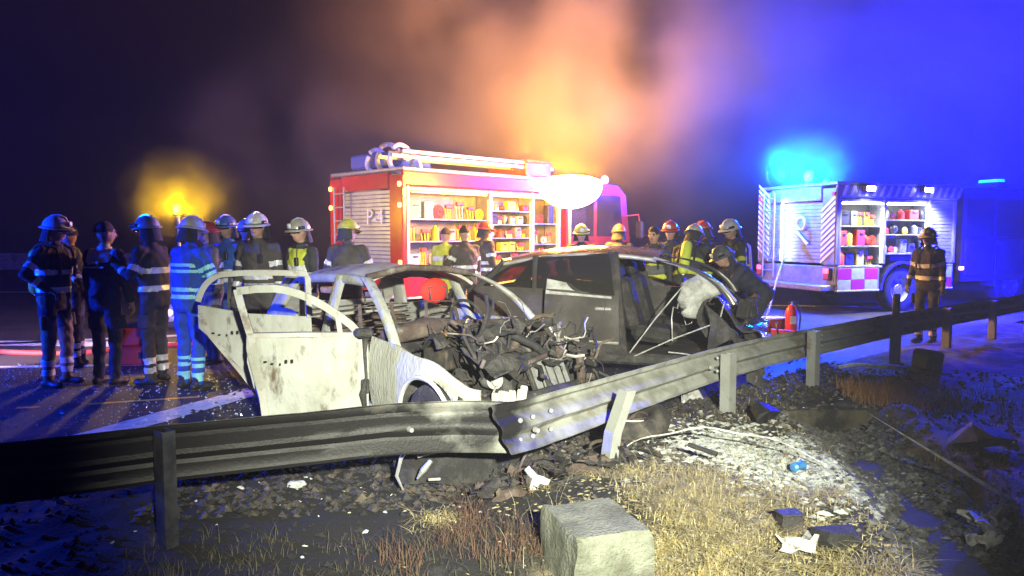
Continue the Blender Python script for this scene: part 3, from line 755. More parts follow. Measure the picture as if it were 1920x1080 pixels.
for k in range(9): mb.tube([(-.95 - .03 * k, -.6, .5 + .05 * k), (-.97 - .03 * k, 0, .52 + .05 * k), (-.95 - .03 * k, .6, .5 + .05 * k)], .01, 5)
mb.box((-1.22, 0, .62), (.05, 1.2, .4), Matrix.Rotation(R(-18), 3, 'Y'), .02); mb.obj('rear_bench_frame', m_rust, WC, True)
# greenhouse
m_roofb = mat('burnt_roof', (.46, .46, .43), .8, 0, (.30, .24, .18), 2.6, (.44, .62), .35, 40, (.12, .07, .04), 1.7, (.54, .64))
rp = [[tuple(W.roof_pt(i / 20, -1 + j / 6) + Vector((0, 0, -.03 * max(0, nz3((i * .2, j * .3, 0), 1, 3)) - .05 * (i / 20) * max(0, j / 6 - .9)))) for j in range(13)] for i in range(21)]
link('roof', grid_mesh('roof', rp, m_roofb, None, True, .03), WC)
W.pillar('front_pillar', (.78, -.76, .76), (.02, -.60, 1.285), .10, .13, m_burnt, WC, .07, None, (.06, -.02, .04))
W.pillar('front_pillar', (.80, .72, .84), (.02, .57, 1.28), .09, .10, m_burnt2, WC, .06, None, (.05, .02, .05))
W.pillar('middle_pillar', (-.58, -.79, .20), (-.42, -.61, 1.285), .17, .13, m_burnt, WC, .07, None, (-.02, -.02, 0))
W.pillar('middle_pillar', (-.30, .79, .80), (-.42, .60, 1.285), .12, .12, m_burnt, WC, .06)
W.pillar('rear_pillar', (-1.62, -.76, .86), (-1.40, -.57, 1.27), .22, .16, m_burnt2, WC, .07)
W.pillar('rear_pillar', (-1.62, .76, .86), (-1.40, .57, 1.27), .22, .16, m_burnt2, WC, .07)
for s in (-1, 1):
    P = [W.roof_pt(i / 20, s) + Vector((0, 0, -.01)) for i in range(21)]
    MB().tube(P, .048 if s < 0 else .03, 8).obj('roof_rail', m_burnt if s < 0 else m_rust, WC, True)
MB().tube([(.03, -.6, 1.285), (.06, -.2, 1.36), (.05, .2, 1.34), (.03, .58, 1.28)], .03, 8).obj('roof_header', m_rust, WC, True)
tg = [[tuple(dent((-1.9 + .03 * math.sin(k) + .45 * max(0, (k - 4) / 4) , -.72 + i * .12, .32 + k * .12), .03, 7)) for k in range(9)] for i in range(13)]
link('tailgate', grid_mesh('tailgate', tg, m_burnt2, lambda i, k: 2 < i < 10 and 4 < k < 7, True, .025), WC)
# doors: built flat in x-z with the hinge at x=0, closed they run towards -x
def door_skin(outline_fn, L, name, m, parent, seed):
    """outline_fn(s)-> (z_low, z_high) along the door; slightly bulged sheet with thickness"""
    n = 40; P = []
    for i in range(n + 1):
        s = L * i / n; z0, z1 = outline_fn(s); row = []
        for j in range(29):
            t = j / 28; z = z0 + (z1 - z0) * t
            y = -.05 * math.sin(math.pi * min(1, max(0, (z - .15) / .8))) + .030 * nz3((s, z, 0), 3.2, seed) + .02 * abs(nz3((s, z, 0), 5, seed + 3)) + .006 * nz3((s, z, 0), 12, seed)
            if abs(z - .62) < .06: y += .008
            row.append((-s, y, z))
        P.append(row)
    o = link(name, grid_mesh(name, P, m, None, True, .05), parent)
    return o
fd = link('front_door', None, WC, (.45, -.83, 0), R(66)); fd.empty_display_size = .1
fd.rotation_euler = (0, 0, R(66))
def fo(s): return (.205 + .0 * s, .84 + .02 * s) if s < .82 else (.205 + .64 * ((s - .82) / .14), .84 + .02 * s)
sk = door_skin(fo, .94, 'skin', m_burnt, fd, 4)
bf = [(-.06, .84)] + bez((-.06, .86), (-.42, 1.20), (-.72, 1.235), 10)[1:] + [(-.86, 1.235), (-1.0, 1.22)]
ribbon(bf, .06, .05, m_burnt, 'window_frame', fd)
ribbon([(-1.0, 1.235), (-.97, 1.1), (-.90, .84), (-.84, .5), (-.81, .21)], .055, .05, m_burnt2, 'trailing_edge', fd)
ribbon([(-.22, .86), (-.24, 1.02)], .04, .04, m_burnt2, 'quarter_post', fd)
ribbon([(-.02, .845), (-.5, .862), (-.93, .87)], .035, .075, m_burnt2, 'belt_rail', fd)
def handle_marks(parent, x, z):
    for k, (dx, dz, a, b) in enumerate(((0, 0, .018, .03), (.045, 0, .018, .028), (.09, -.02, .012, .02), (.15, -.012, .02, .012), (.2, .005, .022, .014))):
        MB().box((x - dx + .2, -.078, z + dz), (a * 1.2, .012, b), None, .004).obj('handle_hole', m_soot, parent)
handle_marks(fd, -.80, .66)
W_h = MB(); W_h.box((-.03, -.03, .42), (.07, .05, .12), None, .01); W_h.obj('hinge', m_scorch, fd)
MB().tube([(-.02, -.05, .86), (-.03, -.07, .7), (-.02, -.06, .5), (-.05, -.06, .36), (-.03, -.05, .22)], [.03, .014, .012, .03, .014], 8).obj('burnt_seam', m_scorch, fd, True)
MB().box((-.04, -.10, .87), (.14, .12, .07), Matrix.Rotation(.3, 3, 'Z'), .02).obj('mirror_stub', m_scorch, fd)
rd = link('rear_door', None, WC, (-.60, -.83, 0), R(76)); rd.rotation_euler = (0, 0, R(76))
def ro(s):
    lo = .22 if s < .50 else .22 + .62 * ((s - .50) / .46) ** .75
    return (min(lo, .9 + .06 * s), .90 + .10 * s + .12 * max(0, s - .55) ** 1.)
door_skin(ro, .97, 'skin', m_burnt, rd, 9)
rf_ = [(-.02, .90), (-.03, 1.25)] + bez((-.05, 1.30), (-.5, 1.335), (-.78, 1.31), 8) + bez((-.80, 1.305), (-.93, 1.25), (-.97, 1.08), 6)
ribbon(rf_, .05, .05, m_burnt2, 'window_frame', rd)
ribbon([(-.72, 1.02), (-.70, 1.31)], .03, .03, m_scorch, 'quarter_post', rd)
handle_marks(rd, -.86, .80)
ribbon([(-.5, .22), (-.62, .42), (-.75, .60), (-.88, .78), (-.96, .97)], .04, .085, m_burnt2, 'arch_edge', rd)
# wheels: bare scorched rims on burnt tyres
m_btyre = mat('burnt_tyre', (.03, .027, .025), .9, 0, (.10, .085, .07), 8, (.45, .66), .8, 50)
for x, y in ((1.26, -.70), (-1.22, -.72), (1.05, .74), (-1.22, .72)): wheel(WC, x, y, .27, .2, 'wheel', m_btyre, m_rust)
# crushed bonnet and the exposed engine
bp = []
for i in range(19):
    row = []
    for j in range(23):
        x = .78 + i * .05; y = -.66 + j * .060
        q = Vector((x, y, .80 + .16 * math.exp(-((x - 1.05) / .2) ** 2) * (1.0 if y > -.3 else .4) - .28 * max(0, x - 1.15)))
        q = q + Vector((nz3(q, 2.2, 4) * .09, nz3(q, 2.2, 8) * .08, .05 - .20 * abs(nz3(q, 2.4, 2)) - .13 * abs(nz3(q, 6.5, 5)) + nz3(q, 14, 2) * .02))
        row.append(tuple(q))
    bp.append(row)
link('bonnet', grid_mesh('bonnet', bp, m_scorch, lambda i, j: (j > 14 and i > 7) or (j < 3 and i > 8) or nz3((i * .1, j * .1, 0), 2.2, 9) > .12, False, .01), WC)
er = random.Random(12)
MB().box((1.18, .08, .50), (.42, .56, .38), Matrix.Rotation(.2, 3, 'Z'), .05).obj('engine_block', m_scorch, WC)
mb = MB()
for k in range(4): mb.cyl((1.14 + .02 * k, -.15 + k * .13, .66), (1.18 + .02 * k, -.14 + k * .13, .78 + .02 * er.random()), .045, .04, 10)
mb.obj('cylinder_head', m_rust, WC, True)
for k in range(120):
    p = Vector((er.uniform(.85, 1.6), er.uniform(-.5, .85), er.uniform(.35, .86))); pts = [p]; d = Vector((er.uniform(-1, 1), er.uniform(-1, 1), er.uniform(-.5, .9))).normalized()
    for s in range(5):
        d = (d + Vector((er.uniform(-.7, .7), er.uniform(-.7, .7), er.uniform(-.7, .7)))).normalized(); p = p + d * er.uniform(.04, .10); p.z = max(.2, p.z); pts.append(p.copy())
    MB().tube(pts, er.uniform(.003, .008) if k % 4 else er.uniform(.01, .02), 6).obj('burnt_pipe' if k % 2 else 'hanging_cable', er.choice([m_scorch, m_rust, m_scorch, m_cabinblk, m_char, m_pale]), WC, True)  # the pale ones paint bright highlights into the tangle
for k in range(70):
    c = (er.uniform(.92, 1.62), er.uniform(-.55, .9), er.uniform(.3, .82))
    rm = Matrix.Rotation(er.uniform(0, 6), 3, Vector((er.random(), er.random(), er.random() + .1)).normalized())
    MB().box(c, (er.uniform(.03, .13), er.uniform(.02, .09), er.uniform(.008, .06)), rm, .006).obj('engine_part', er.choice([m_scorch, m_rust, m_scorch, m_char]), WC)
for y, dz in ((-.3, 0), (.42, .05)):
    mb = MB(); mb.torus((1.3, y, .66 + dz), (.8, .3, .5), .10, .02, 18, 6); mb.torus((1.31, y, .66 + dz), (.8, .3, .5), .05, .012, 14, 6); mb.obj('pulley', m_scorch, WC, True)
# what is left of the cooling pack, battery, alternator and induction pipe
rad = link('radiator', None, WC, (1.50, .22, .52)); rad.rotation_euler = (.1, -.35, .25)
MB().box((0, 0, 0), (.035, .50, .30), None, .006).obj('core', m_scorch, rad)
for k in range(24): MB().box((.022, -.235 + k * .0205, 0), (.012, .006, .28), None).obj('fin', m_bare if k % 5 else m_scorch, rad)
for z in (-.165, .165): MB().box((0, 0, z), (.06, .54, .035), None, .01).obj('tank', m_rust, rad)
fan = MB(); fan.torus((1.42, .16, .55), (.9, .2, .35), .14, .012, 24, 6)
for k in range(7):
    a = k * 2 * math.pi / 7; ax_ = Vector((.9, .2, .35)).normalized(); ux = ax_.orthogonal().normalized(); uy = ax_.cross(ux); dd = ux * math.cos(a) + uy * math.sin(a); ee = ax_.cross(dd)
    c_ = Vector((1.42, .16, .55)); fan.add([c_ + dd * .02 - ee * .012, c_ + dd * .12 - ee * .03 + ax_ * .01, c_ + dd * .12 + ee * .03 - ax_ * .01, c_ + dd * .02 + ee * .012], [(0, 1, 2, 3)])
fan.obj('cooling_fan', m_cabinblk, WC, True)
MB().box((1.0, -.48, .68), (.24, .17, .17), Matrix.Rotation(.3, 3, 'Z'), .012).obj('battery', m_char, WC)
alt = MB(); alt.cyl((1.28, -.22, .52), (1.40, -.25, .53), .075, .07, 16); alt.cyl((1.40, -.25, .53), (1.44, -.26, .53), .04, None, 12); alt.obj('alternator', m_pale, WC, True)
MB().tube([(1.0, -.1, .80), (1.12, -.05, .86), (1.26, .05, .84), (1.34, .2, .76), (1.36, .34, .66)], .032, 12).obj('induction_hose', m_rubber, WC, True)
MB().tube([(1.05, .3, .72), (1.18, .4, .80), (1.34, .42, .74), (1.45, .36, .60)], .022, 10).obj('coolant_hose', m_rubber, WC, True)
for k in range(5): MB().tube([(1.02, -.2 + k * .09, .78), (1.10, -.2 + k * .09, .70), (1.16, -.2 + k * .09, .58)], .022, 9).obj('manifold_runner', m_rust, WC, True)
MB().tube([(1.45, .62, .18), (1.46, .64, .45), (1.44, .63, .66)], [.045, .04, .035], 8).obj('chassis_leg', m_rust, WC, True)
MB().tube([(1.55, -.72, .45), (1.66, -.35, .40), (1.6, .2, .42), (1.45, .6, .40)], [.05, .055, .05, .04], 8).obj('front_crossmember', m_scorch, WC, True)
gl = link('headlamp_remains', None, WC, (1.74, -.42, .47))
for k in range(6): MB().box((.02 * math.sin(k * 2), k * .055 - .1, .0 + .012 * math.sin(k * 3)), (.06, .036, .11 + .02 * math.sin(k * 1.7)), Matrix.Rotation(.2 * math.sin(k), 3, 'X'), .01).obj('melted_rib', mat('melted_plastic', (.5, .49, .44), .6, 0, (.5, .48, .42), 14), gl)

# ---------------------------------------------------------------- the dark wreck behind it
BC = thing('crashed_dark_car', 'black crashed estate car without its front door, white airbag hanging in the cabin', 'car', (1.50, 9.12, 0), R(-20))
D = Car(sill=.26, fw=1.42, rw=-1.12, ar=.36, wz=.30, hw=.90, nose=1.9, tail=-1.78, smooth=True, rr=-1.50, rf=.36, rz=1.57, rdrop=.17, redge=.10, fdrop=.10, rhw=.64,
        beltline=[(-1.78, 1.04), (-1.0, 1.04), (.1, .99), (.9, .95), (1.4, .86), (1.9, .72)])
fb_ = lambda p: dent(crush(p, .85, .55, .17, 21, .10), .02, 5)
fbb = lambda p: dent(p, .018, 31)
D.panel('rear_quarter_panel', -1.78, -.90, -1, m_dark, BC, fbb)
D.panel('rear_door', -.87, .0, -1, m_dark, BC, fbb)
D.panel('rear_quarter_panel', -1.78, -.90, 1, m_dark, BC, fbb)
for a, b in ((-.87, .0), (.03, .95)): D.panel('far_door', a, b, 1, m_dark, BC, fbb)
D.panel('front_wing', 1.0, 1.9, -1, m_scorch, BC, lambda p: dent(crush(p, .9, .5, .26, 27, .28), .05, 5), 8, .012)
D.panel('front_wing', .95, 1.9, 1, m_dark, BC, fb_, 8, .012)
MB().box((.1, -.84, .28), (2.2, .14, .13), None, .03).obj('sill', m_scorch, BC)
MB().box((.1, .84, .28), (2.2, .14, .13), None, .03).obj('sill', m_dark, BC)
P = [D.side_pt(-.85 + i * .085, .26, -1) + Vector((0, -.02, 0)) for i in range(11)]
MB().tube(P, .016, 6).obj('side_trim', m_pale, BC, True)
hd = MB().box((-.18, -.915, .83), (.19, .03, .035), None, .012).obj('door_handle', m_pale, BC)
rp = [[tuple(D.roof_pt(i / 22, -1 + j / 6) + Vector((0, 0, .012 * nz3((i * .3, j * .3, 1), 1)))) for j in range(13)] for i in range(23)]
link('roof', grid_mesh('roof', rp, m_dark, None, True, .03), BC)
for s in (-1, 1):
    P = [D.roof_pt(i / 20, s) + Vector((0, s * .02, .0)) for i in range(21)]
    MB().tube(P, .026, 8).obj('roof_rail', m_pale if s < 0 else m_dark, BC, True)
D.pillar('front_pillar', (1.22, -.80, .92), (.34, -.66, 1.38), .09, .10, m_dark, BC, .06, None, (.10, -.03, .09))
MB().tube([(1.24, -.82, .95), (1.08, -.81, 1.13), (.80, -.755, 1.27), (.34, -.67, 1.40)], .017, 6).obj('pillar_trim', m_pale, BC, True)
D.pillar('front_pillar', (1.15, .80, .94), (.34, .66, 1.38), .09, .10, m_dark, BC, .06, None, (.10, .03, .07))
D.pillar('middle_pillar', (.02, -.87, .26), (-.12, -.67, 1.47), .16, .11, m_cabinblk, BC, .09)
D.pillar('middle_pillar', (.02, .87, .96), (-.12, .67, 1.47), .10, .10, m_dark, BC, .07)
D.pillar('rear_pillar', (-1.0, -.86, 1.0), (-1.06, -.64, 1.42), .07, .07, m_dark, BC, .05)
D.pillar('tail_pillar', (-1.74, -.80, 1.0), (-1.42, -.60, 1.33), .16, .2, m_dark, BC, .07)
D.pillar('tail_pillar', (-1.74, .80, 1.0), (-1.42, .60, 1.33), .16, .2, m_dark, BC, .07)
def pane(nm, p4, m, parent, k=5):
    a, b, c, d = [Vector(q) for q in p4]
    P = [[tuple(a.lerp(b, i / k).lerp(d.lerp(c, i / k), j / k) + Vector((0, -.02 * math.sin(math.pi * j / k), 0))) for j in range(k + 1)] for i in range(k + 1)]
    return link(nm, grid_mesh(nm, P, m, None, True, .005), parent)
m_sooty = glass('smoke_stained_glass', (.03, .027, .025), .12, .74)
pane('side_window', ((-.98, -.865, 1.03), (-.06, -.875, .98), (-.16, -.685, 1.45), (-1.02, -.67, 1.40)), m_sooty, BC)
pane('quarter_window', ((-1.70, -.82, 1.03), (-1.05, -.865, 1.03), (-1.08, -.665, 1.39), (-1.40, -.62, 1.31)), m_sooty, BC)
pane('far_window', ((-.98, .865, 1.03), (-.06, .875, .98), (-.16, .685, 1.45), (-1.02, .67, 1.40)), m_sooty, BC)
ca = [[tuple(dent((-.86 + i * .085, -.885 + .008 * j, .985 - i * .004 + j * .024 * (1 - .075 * i)), .014, 41)) for j in range(8)] for i in range(10)]  # pale sheet added for the reflection in the side glass
link('window_sheen', grid_mesh('window_sheen', ca, m_airbag, None, True, .02), BC)['label'] = 'pale sheet along the rear window in place of the reflection on its glass'
tg = [[tuple(Vector((-1.80 + .02 * math.sin(k) + .085 * max(0, k - 5) , -.74 + i * .1233, .4 + k * .108))) for k in range(10)] for i in range(13)]
link('tailgate', grid_mesh('tailgate', tg, m_dark, lambda i, k: 1 < i < 10 and 5 < k < 8, True, .03), BC)
MB().box((-.1, 0, .30), (2.9, 1.6, .06), None, .02).obj('floor_pan', m_cabinblk, BC)
def car_seat(x, y):
    o = MB(); o.box((x + .12, y, .52), (.52, .5, .18), Matrix.Rotation(.1, 3, 'Y'), .06); o.box((x - .2, y, .86), (.16, .48, .62), Matrix.Rotation(-.28, 3, 'Y'), .06)
    s_ = o.obj('seat', m_cabinblk, BC); MB().box((x - .33, y, 1.24), (.1, .28, .18), Matrix.Rotation(-.2, 3, 'Y'), .04).obj('headrest', m_cabinblk, s_)
car_seat(.22, -.4); car_seat(.22, .4); car_seat(-.72, -.38); car_seat(-.72, .38)
db = [[tuple(dent((.98 - .1 * math.sin(j * .5), -.75 + i * .125, .55 + j * .07), .05, 44)) for j in range(7)] for i in range(13)]
link('dashboard', grid_mesh('dashboard', db, m_cabinblk, None, True, .06), BC)
mb = MB(); mb.torus((.72, -.38, .98), (.9, 0, .42), .19, .018, 22, 6); mb.obj('steering_wheel', m_black, BC, True)
ab = MB(); ab.ell((.80, -.72, .98), (.105, .07, .25), 26, 22, Matrix.Rotation(.18, 3, 'Y'))
abo = ab.obj('airbag', m_airbag, BC, True)
for v_ in abo.data.vertices:
    q = v_.co.copy(); kk = (.10 - .22 * abs(nz3(q, 8, 2))) ; v_.co = q + (q - Vector((.80, -.72, q.z))) * (1.1 * abs(nz3(q, 6, 4)) * 2 - .4) + Vector((nz3(q, 5, 2) * .07, nz3(q, 6, 6) * .05, nz3(q, 5, 9) * .06))
cr = random.Random(31)
for a, b in (((.10, -.86, .32), (.70, -.84, 1.12)), ((.15, -.9, .30), (1.05, -.88, .72)), ((1.0, -.84, .35), (1.12, -.84, .92)), ((.55, -.9, .38), (.95, -.92, .33))):
    MB().tube([a, tuple((Vector(a) + Vector(b)) / 2 + Vector((0, -.03, .02))), b], .008, 6).obj('torn_strap', m_airbag, BC, True)
for k in range(34):
    c = (cr.uniform(.95, 1.42), cr.uniform(-.85, .7), cr.uniform(.35, .92)); rm = Matrix.Rotation(cr.uniform(0, 6), 3, Vector((cr.random(), cr.random(), cr.random() + .1)).normalized())
    MB().box(c, (cr.uniform(.06, .24), cr.uniform(.04, .16), cr.uniform(.02, .1)), rm, .012).obj('wrecked_part', cr.choice([m_scorch, m_char, m_black, m_cabinblk, m_scorch]), BC)
for k in range(12):
    p = Vector((cr.uniform(.4, 1.3), cr.uniform(-.8, -.2), cr.uniform(.5, 1.1))); pts = [p]
    for s in range(5): p = p + Vector((cr.uniform(-.1, .1), cr.uniform(-.06, .06), cr.uniform(-.14, .06))); pts.append(p.copy())
    MB().tube(pts, cr.uniform(.006, .014), 6).obj('loose_wire', cr.choice([m_black, m_pale, m_scorch]), BC, True)
bp = [[tuple(Vector((.95 + i * .055, -.74 + j * .082, .93 + .14 * math.sin(i * .7) * math.exp(-i * .1) + .07 * nz3((i * .3, j * .3, 2), 1.2) - .035 * i)) + Vector((nz3((i, j, 0), .4, 3) * .05, 0, nz3((i, j, 0), .9, 7) * .04))) for j in range(19)] for i in range(12)]
link('bonnet', grid_mesh('bonnet', bp, m_dark, None, True, .012), BC)
for x, y in ((-1.12, -.78), (1.12, .8), (-1.12, .78)): wheel(BC, x, y, .32, .21, 'wheel', None, m_scorch)

# ---------------------------------------------------------------- unseen patrol car on the left, added as carrier of the blue light
PC = thing('patrol_car', 'white patrol car out of view, added to carry the blue light on the group', 'car', (-9.7, 6.3, 0), R(50))
C = Car(sill=.24, fw=1.35, rw=-1.3, ar=.34, wz=.31, hw=.88, nose=2.15, tail=-2.1, smooth=True, rr=-1.3, rf=.3, rz=1.46, rdrop=.12, redge=.07, fdrop=.03, rhw=.58,
        beltline=[(-2.1, .92), (-1.0, .96), (.5, .92), (1.2, .86), (2.15, .66)])
for s in (-1, 1):
    C.panel('front_wing', .9, 2.15, s, m_white, PC); C.panel('rear_quarter_panel', -2.1, -.9, s, m_white, PC)
    for a, b in ((-.88, -.02), (.0, .88)): C.panel('door', a, b, s, m_white, PC)
    C.pillar('front_pillar', (1.0, s * .78, .9), (.3, s * .56, 1.42), .08, .08, m_white, PC); C.pillar('middle_pillar', (0, s * .8, .92), (-.1, s * .56, 1.43), .1, .08, m_black, PC)
    C.pillar('rear_pillar', (-1.6, s * .78, .92), (-1.2, s * .56, 1.4), .2, .16, m_white, PC)
    MB().poly([(-1.3, .95), (.9, .92), (.3, 1.42), (-1.2, 1.40)], .01, 'y', s * .70).obj('side_window', m_winglass, PC)
    for x in (1.35, -1.3): wheel(PC, x, s * .76, .31, .21)
    MB().box((2.1, s * .58, .60), (.1, .34, .14), None, .03).obj('headlamp', m_whlamp, PC)
link('roof', grid_mesh('roof', [[tuple(C.roof_pt(i / 12, -1 + j / 4)) for j in range(9)] for i in range(13)], m_white, None, True, .03), PC)
link('bonnet', grid_mesh('bonnet', [[(1.0 + i * .115, (-1 + j / 4) * (.76 - .01 * i), .9 + .05 * math.cos(j / 4 - 1) - .0022 * i * i) for j in range(9)] for i in range(11)], m_white, None, True, .02), PC)
link('windscreen', grid_mesh('windscreen', [[(1.0 - i * .115, (-1 + j / 4) * (.74 - .03 * i), .93 + .08 * i) for j in range(9)] for i in range(7)], m_winglass, None, True, .006), PC)
MB().box((2.16, 0, .42), (.14, 1.6, .3), None, .06).obj('bumper', m_white, PC)
link('tail_panel', grid_mesh('tail_panel', [[(-2.1 + .05 * j, -.78 + i * .13, .35 + j * .1) for j in range(7)] for i in range(13)], m_white, None, True, .03), PC)
rbar = MB().box((-.1, 0, 1.51), (.28, 1.1, .08), None, .03).obj('roof_bar', m_black, PC)
MB().box((-.1, .3, 1.58), (.24, .42, .08), None, .03).obj('lens', emit('blue_lens', (.0, .09, 1), 12), rbar)
MB().box((-.1, -.3, 1.58), (.24, .42, .08), None, .03).obj('lens', MATS['blue_lens'], rbar)
point('roof_bar_light', to_world(PC, (-.1, 0, 1.95)), 5200, (.0, .04, 1), .12)
spot('headlamp_beam', to_world(PC, (2.25, -.5, .66)), (-6.2, 10.6, .0), 3000, (1, .72, .85), 34, .8, .08)  # pink beam added with the unseen car to light the road
# ================================================================ people
m_skin = mat('skin', (.50, .30, .22), .6, 0, (.42, .24, .17), 18, (.4, .65))
m_lip = mat('lips', (.35, .14, .12), .6)
m_eye = mat('eye_dark', (.03, .025, .02), .3)
m_hair = mat('dark_hair', (.02, .015, .012), .7, 0, (.05, .035, .025), 60, (.4, .6), .8, 200)
m_boot = mat('boot_leather', (.02, .02, .02), .5, 0, (.045, .042, .04), 12)
m_glove = mat('work_glove', (.10, .09, .08), .85, 0, (.18, .15, .11), 14)
m_coat = mat('dark_turnout_cloth', (.028, .030, .036), .85, 0, (.05, .05, .055), 5, (.4, .6), .5, 60)
m_coatb = mat('brown_turnout_cloth', (.055, .048, .044), .85, 0, (.085, .075, .068), 5, (.4, .6), .5, 60)
m_navy = mat('navy_cloth', (.022, .026, .05), .85, 0, (.04, .045, .075), 5, (.4, .6), .5, 60)
m_royal = mat('royal_blue_cloth', (.03, .10, .48), .8, 0, (.02, .07, .36), 5, (.4, .6), .5, 60)
m_tan = mat('tan_cloth', (.32, .25, .14), .85, 0, (.22, .17, .10), 5, (.4, .6), .5, 60)
m_greyc = mat('grey_cloth', (.09, .09, .10), .85, 0, (.14, .14, .15), 5, (.4, .6), .5, 60)
m_hivis = mat('hi_vis_cloth', (.62, .68, .06), .75, 0, (.5, .55, .05), 6, (.4, .6), .4, 60)
m_silver = mat('reflective_silver', (.78, .80, .80), .35, .1, (.6, .62, .62), 20, (.4, .6))
m_cyan = mat('reflective_cyan', (.35, .85, .90), .4, 0, (.28, .72, .8), 20)
m_whitecl = mat('white_cloth', (.72, .72, .74), .8, 0, (.58, .58, .6), 6)
m_visor = glass('visor', (.05, .04, .03), .08, .7)
HELM = {'white': mat('white_helmet', (.72, .70, .68), .35, 0, (.5, .48, .46), 7), 'yellow': mat('yellow_helmet', (.66, .62, .10), .35, 0, (.48, .45, .08), 7),
        'red': mat('red_helmet', (.55, .08, .06), .35, 0, (.4, .06, .05), 7), 'silver': mat('silver_helmet', (.7, .68, .60), .25, .4, (.5, .48, .42), 7),
        'dark': mat('dark_helmet', (.06, .06, .08), .35, 0, (.12, .12, .14), 7), 'blue': mat('blue_lit_helmet', (.10, .2, .6), .35, 0, (.08, .15, .45), 7)}  # the blue one holds blue lamplight in its colour
def D3(az, el):   # direction in the body frame: az from forward towards the left, el upwards
    return Vector((math.cos(R(el)) * math.cos(R(az)), math.cos(R(el)) * math.sin(R(az)), math.sin(R(el))))
DOWN = Vector((0, 0, -1))
POSES = {   # bend, arms [(upper, fore) left, right], legs [(thigh, shin) left, right], head (yaw, pitch)
 'stand':   dict(bend=3, arms=[(D3(80, -80), D3(30, -74)), (D3(-80, -80), D3(-30, -74))], legs=[(D3(20, -86), D3(180, -87)), (D3(-40, -86), D3(180, -86))], head=(0, -4)),
 'hips':    dict(bend=3, arms=[(D3(110, -52), D3(-30, -38)), (D3(-110, -52), D3(30, -38))], legs=[(D3(30, -84), D3(160, -87)), (D3(-50, -84), D3(180, -86))], head=(10, -6)),
 'folded':  dict(bend=4, arms=[(D3(55, -66), D3(-50, 4)), (D3(-55, -66), D3(50, -4))], legs=[(D3(20, -86), D3(180, -87)), (D3(-40, -85), D3(180, -86))], head=(0, -8)),
 'forward': dict(bend=6, arms=[(D3(60, -68), D3(-10, -8)), (D3(-60, -68), D3(14, -2))], legs=[(D3(14, -82), D3(180, -84)), (D3(-30, -86), D3(180, -80))], head=(0, -10)),
 'carry':   dict(bend=8, arms=[(D3(50, -62), D3(-8, -24)), (D3(-60, -72), D3(10, -20))], legs=[(D3(8, -74), D3(180, -84)), (D3(-170, -82), D3(180, -70))], head=(12, -16)),
 'point':   dict(bend=2, arms=[(D3(20, -18), D3(5, -6)), (D3(-80, -78), D3(-20, -66))], legs=[(D3(20, -84), D3(180, -87)), (D3(-40, -86), D3(180, -86))], head=(0, -2)),
 'talk':    dict(bend=3, arms=[(D3(70, -66), D3(-20, 24)), (D3(-80, -80), D3(-30, -70))], legs=[(D3(10, -86), D3(180, -87)), (D3(-40, -83), D3(180, -87))], head=(-14, -4)),
 'bend':    dict(bend=52, arms=[(D3(20, -46), D3(0, -40)), (D3(-20, -52), D3(6, -34))], legs=[(D3(8, -60), D3(180, -78)), (D3(-20, -74), D3(180, -62))], head=(0, -4)),
 'stoop':   dict(bend=28, arms=[(D3(40, -50), D3(-6, -34)), (D3(-40, -54), D3(6, -28))], legs=[(D3(8, -74), D3(180, -82)), (D3(-20, -80), D3(180, -72))], head=(0, -14)),
 'walk':    dict(bend=5, arms=[(D3(160, -70), D3(60, -64)), (D3(-30, -68), D3(-6, -44))], legs=[(D3(2, -66), D3(176, -84)), (D3(-172, -74), D3(180, -58))], head=(0, -6)),
}
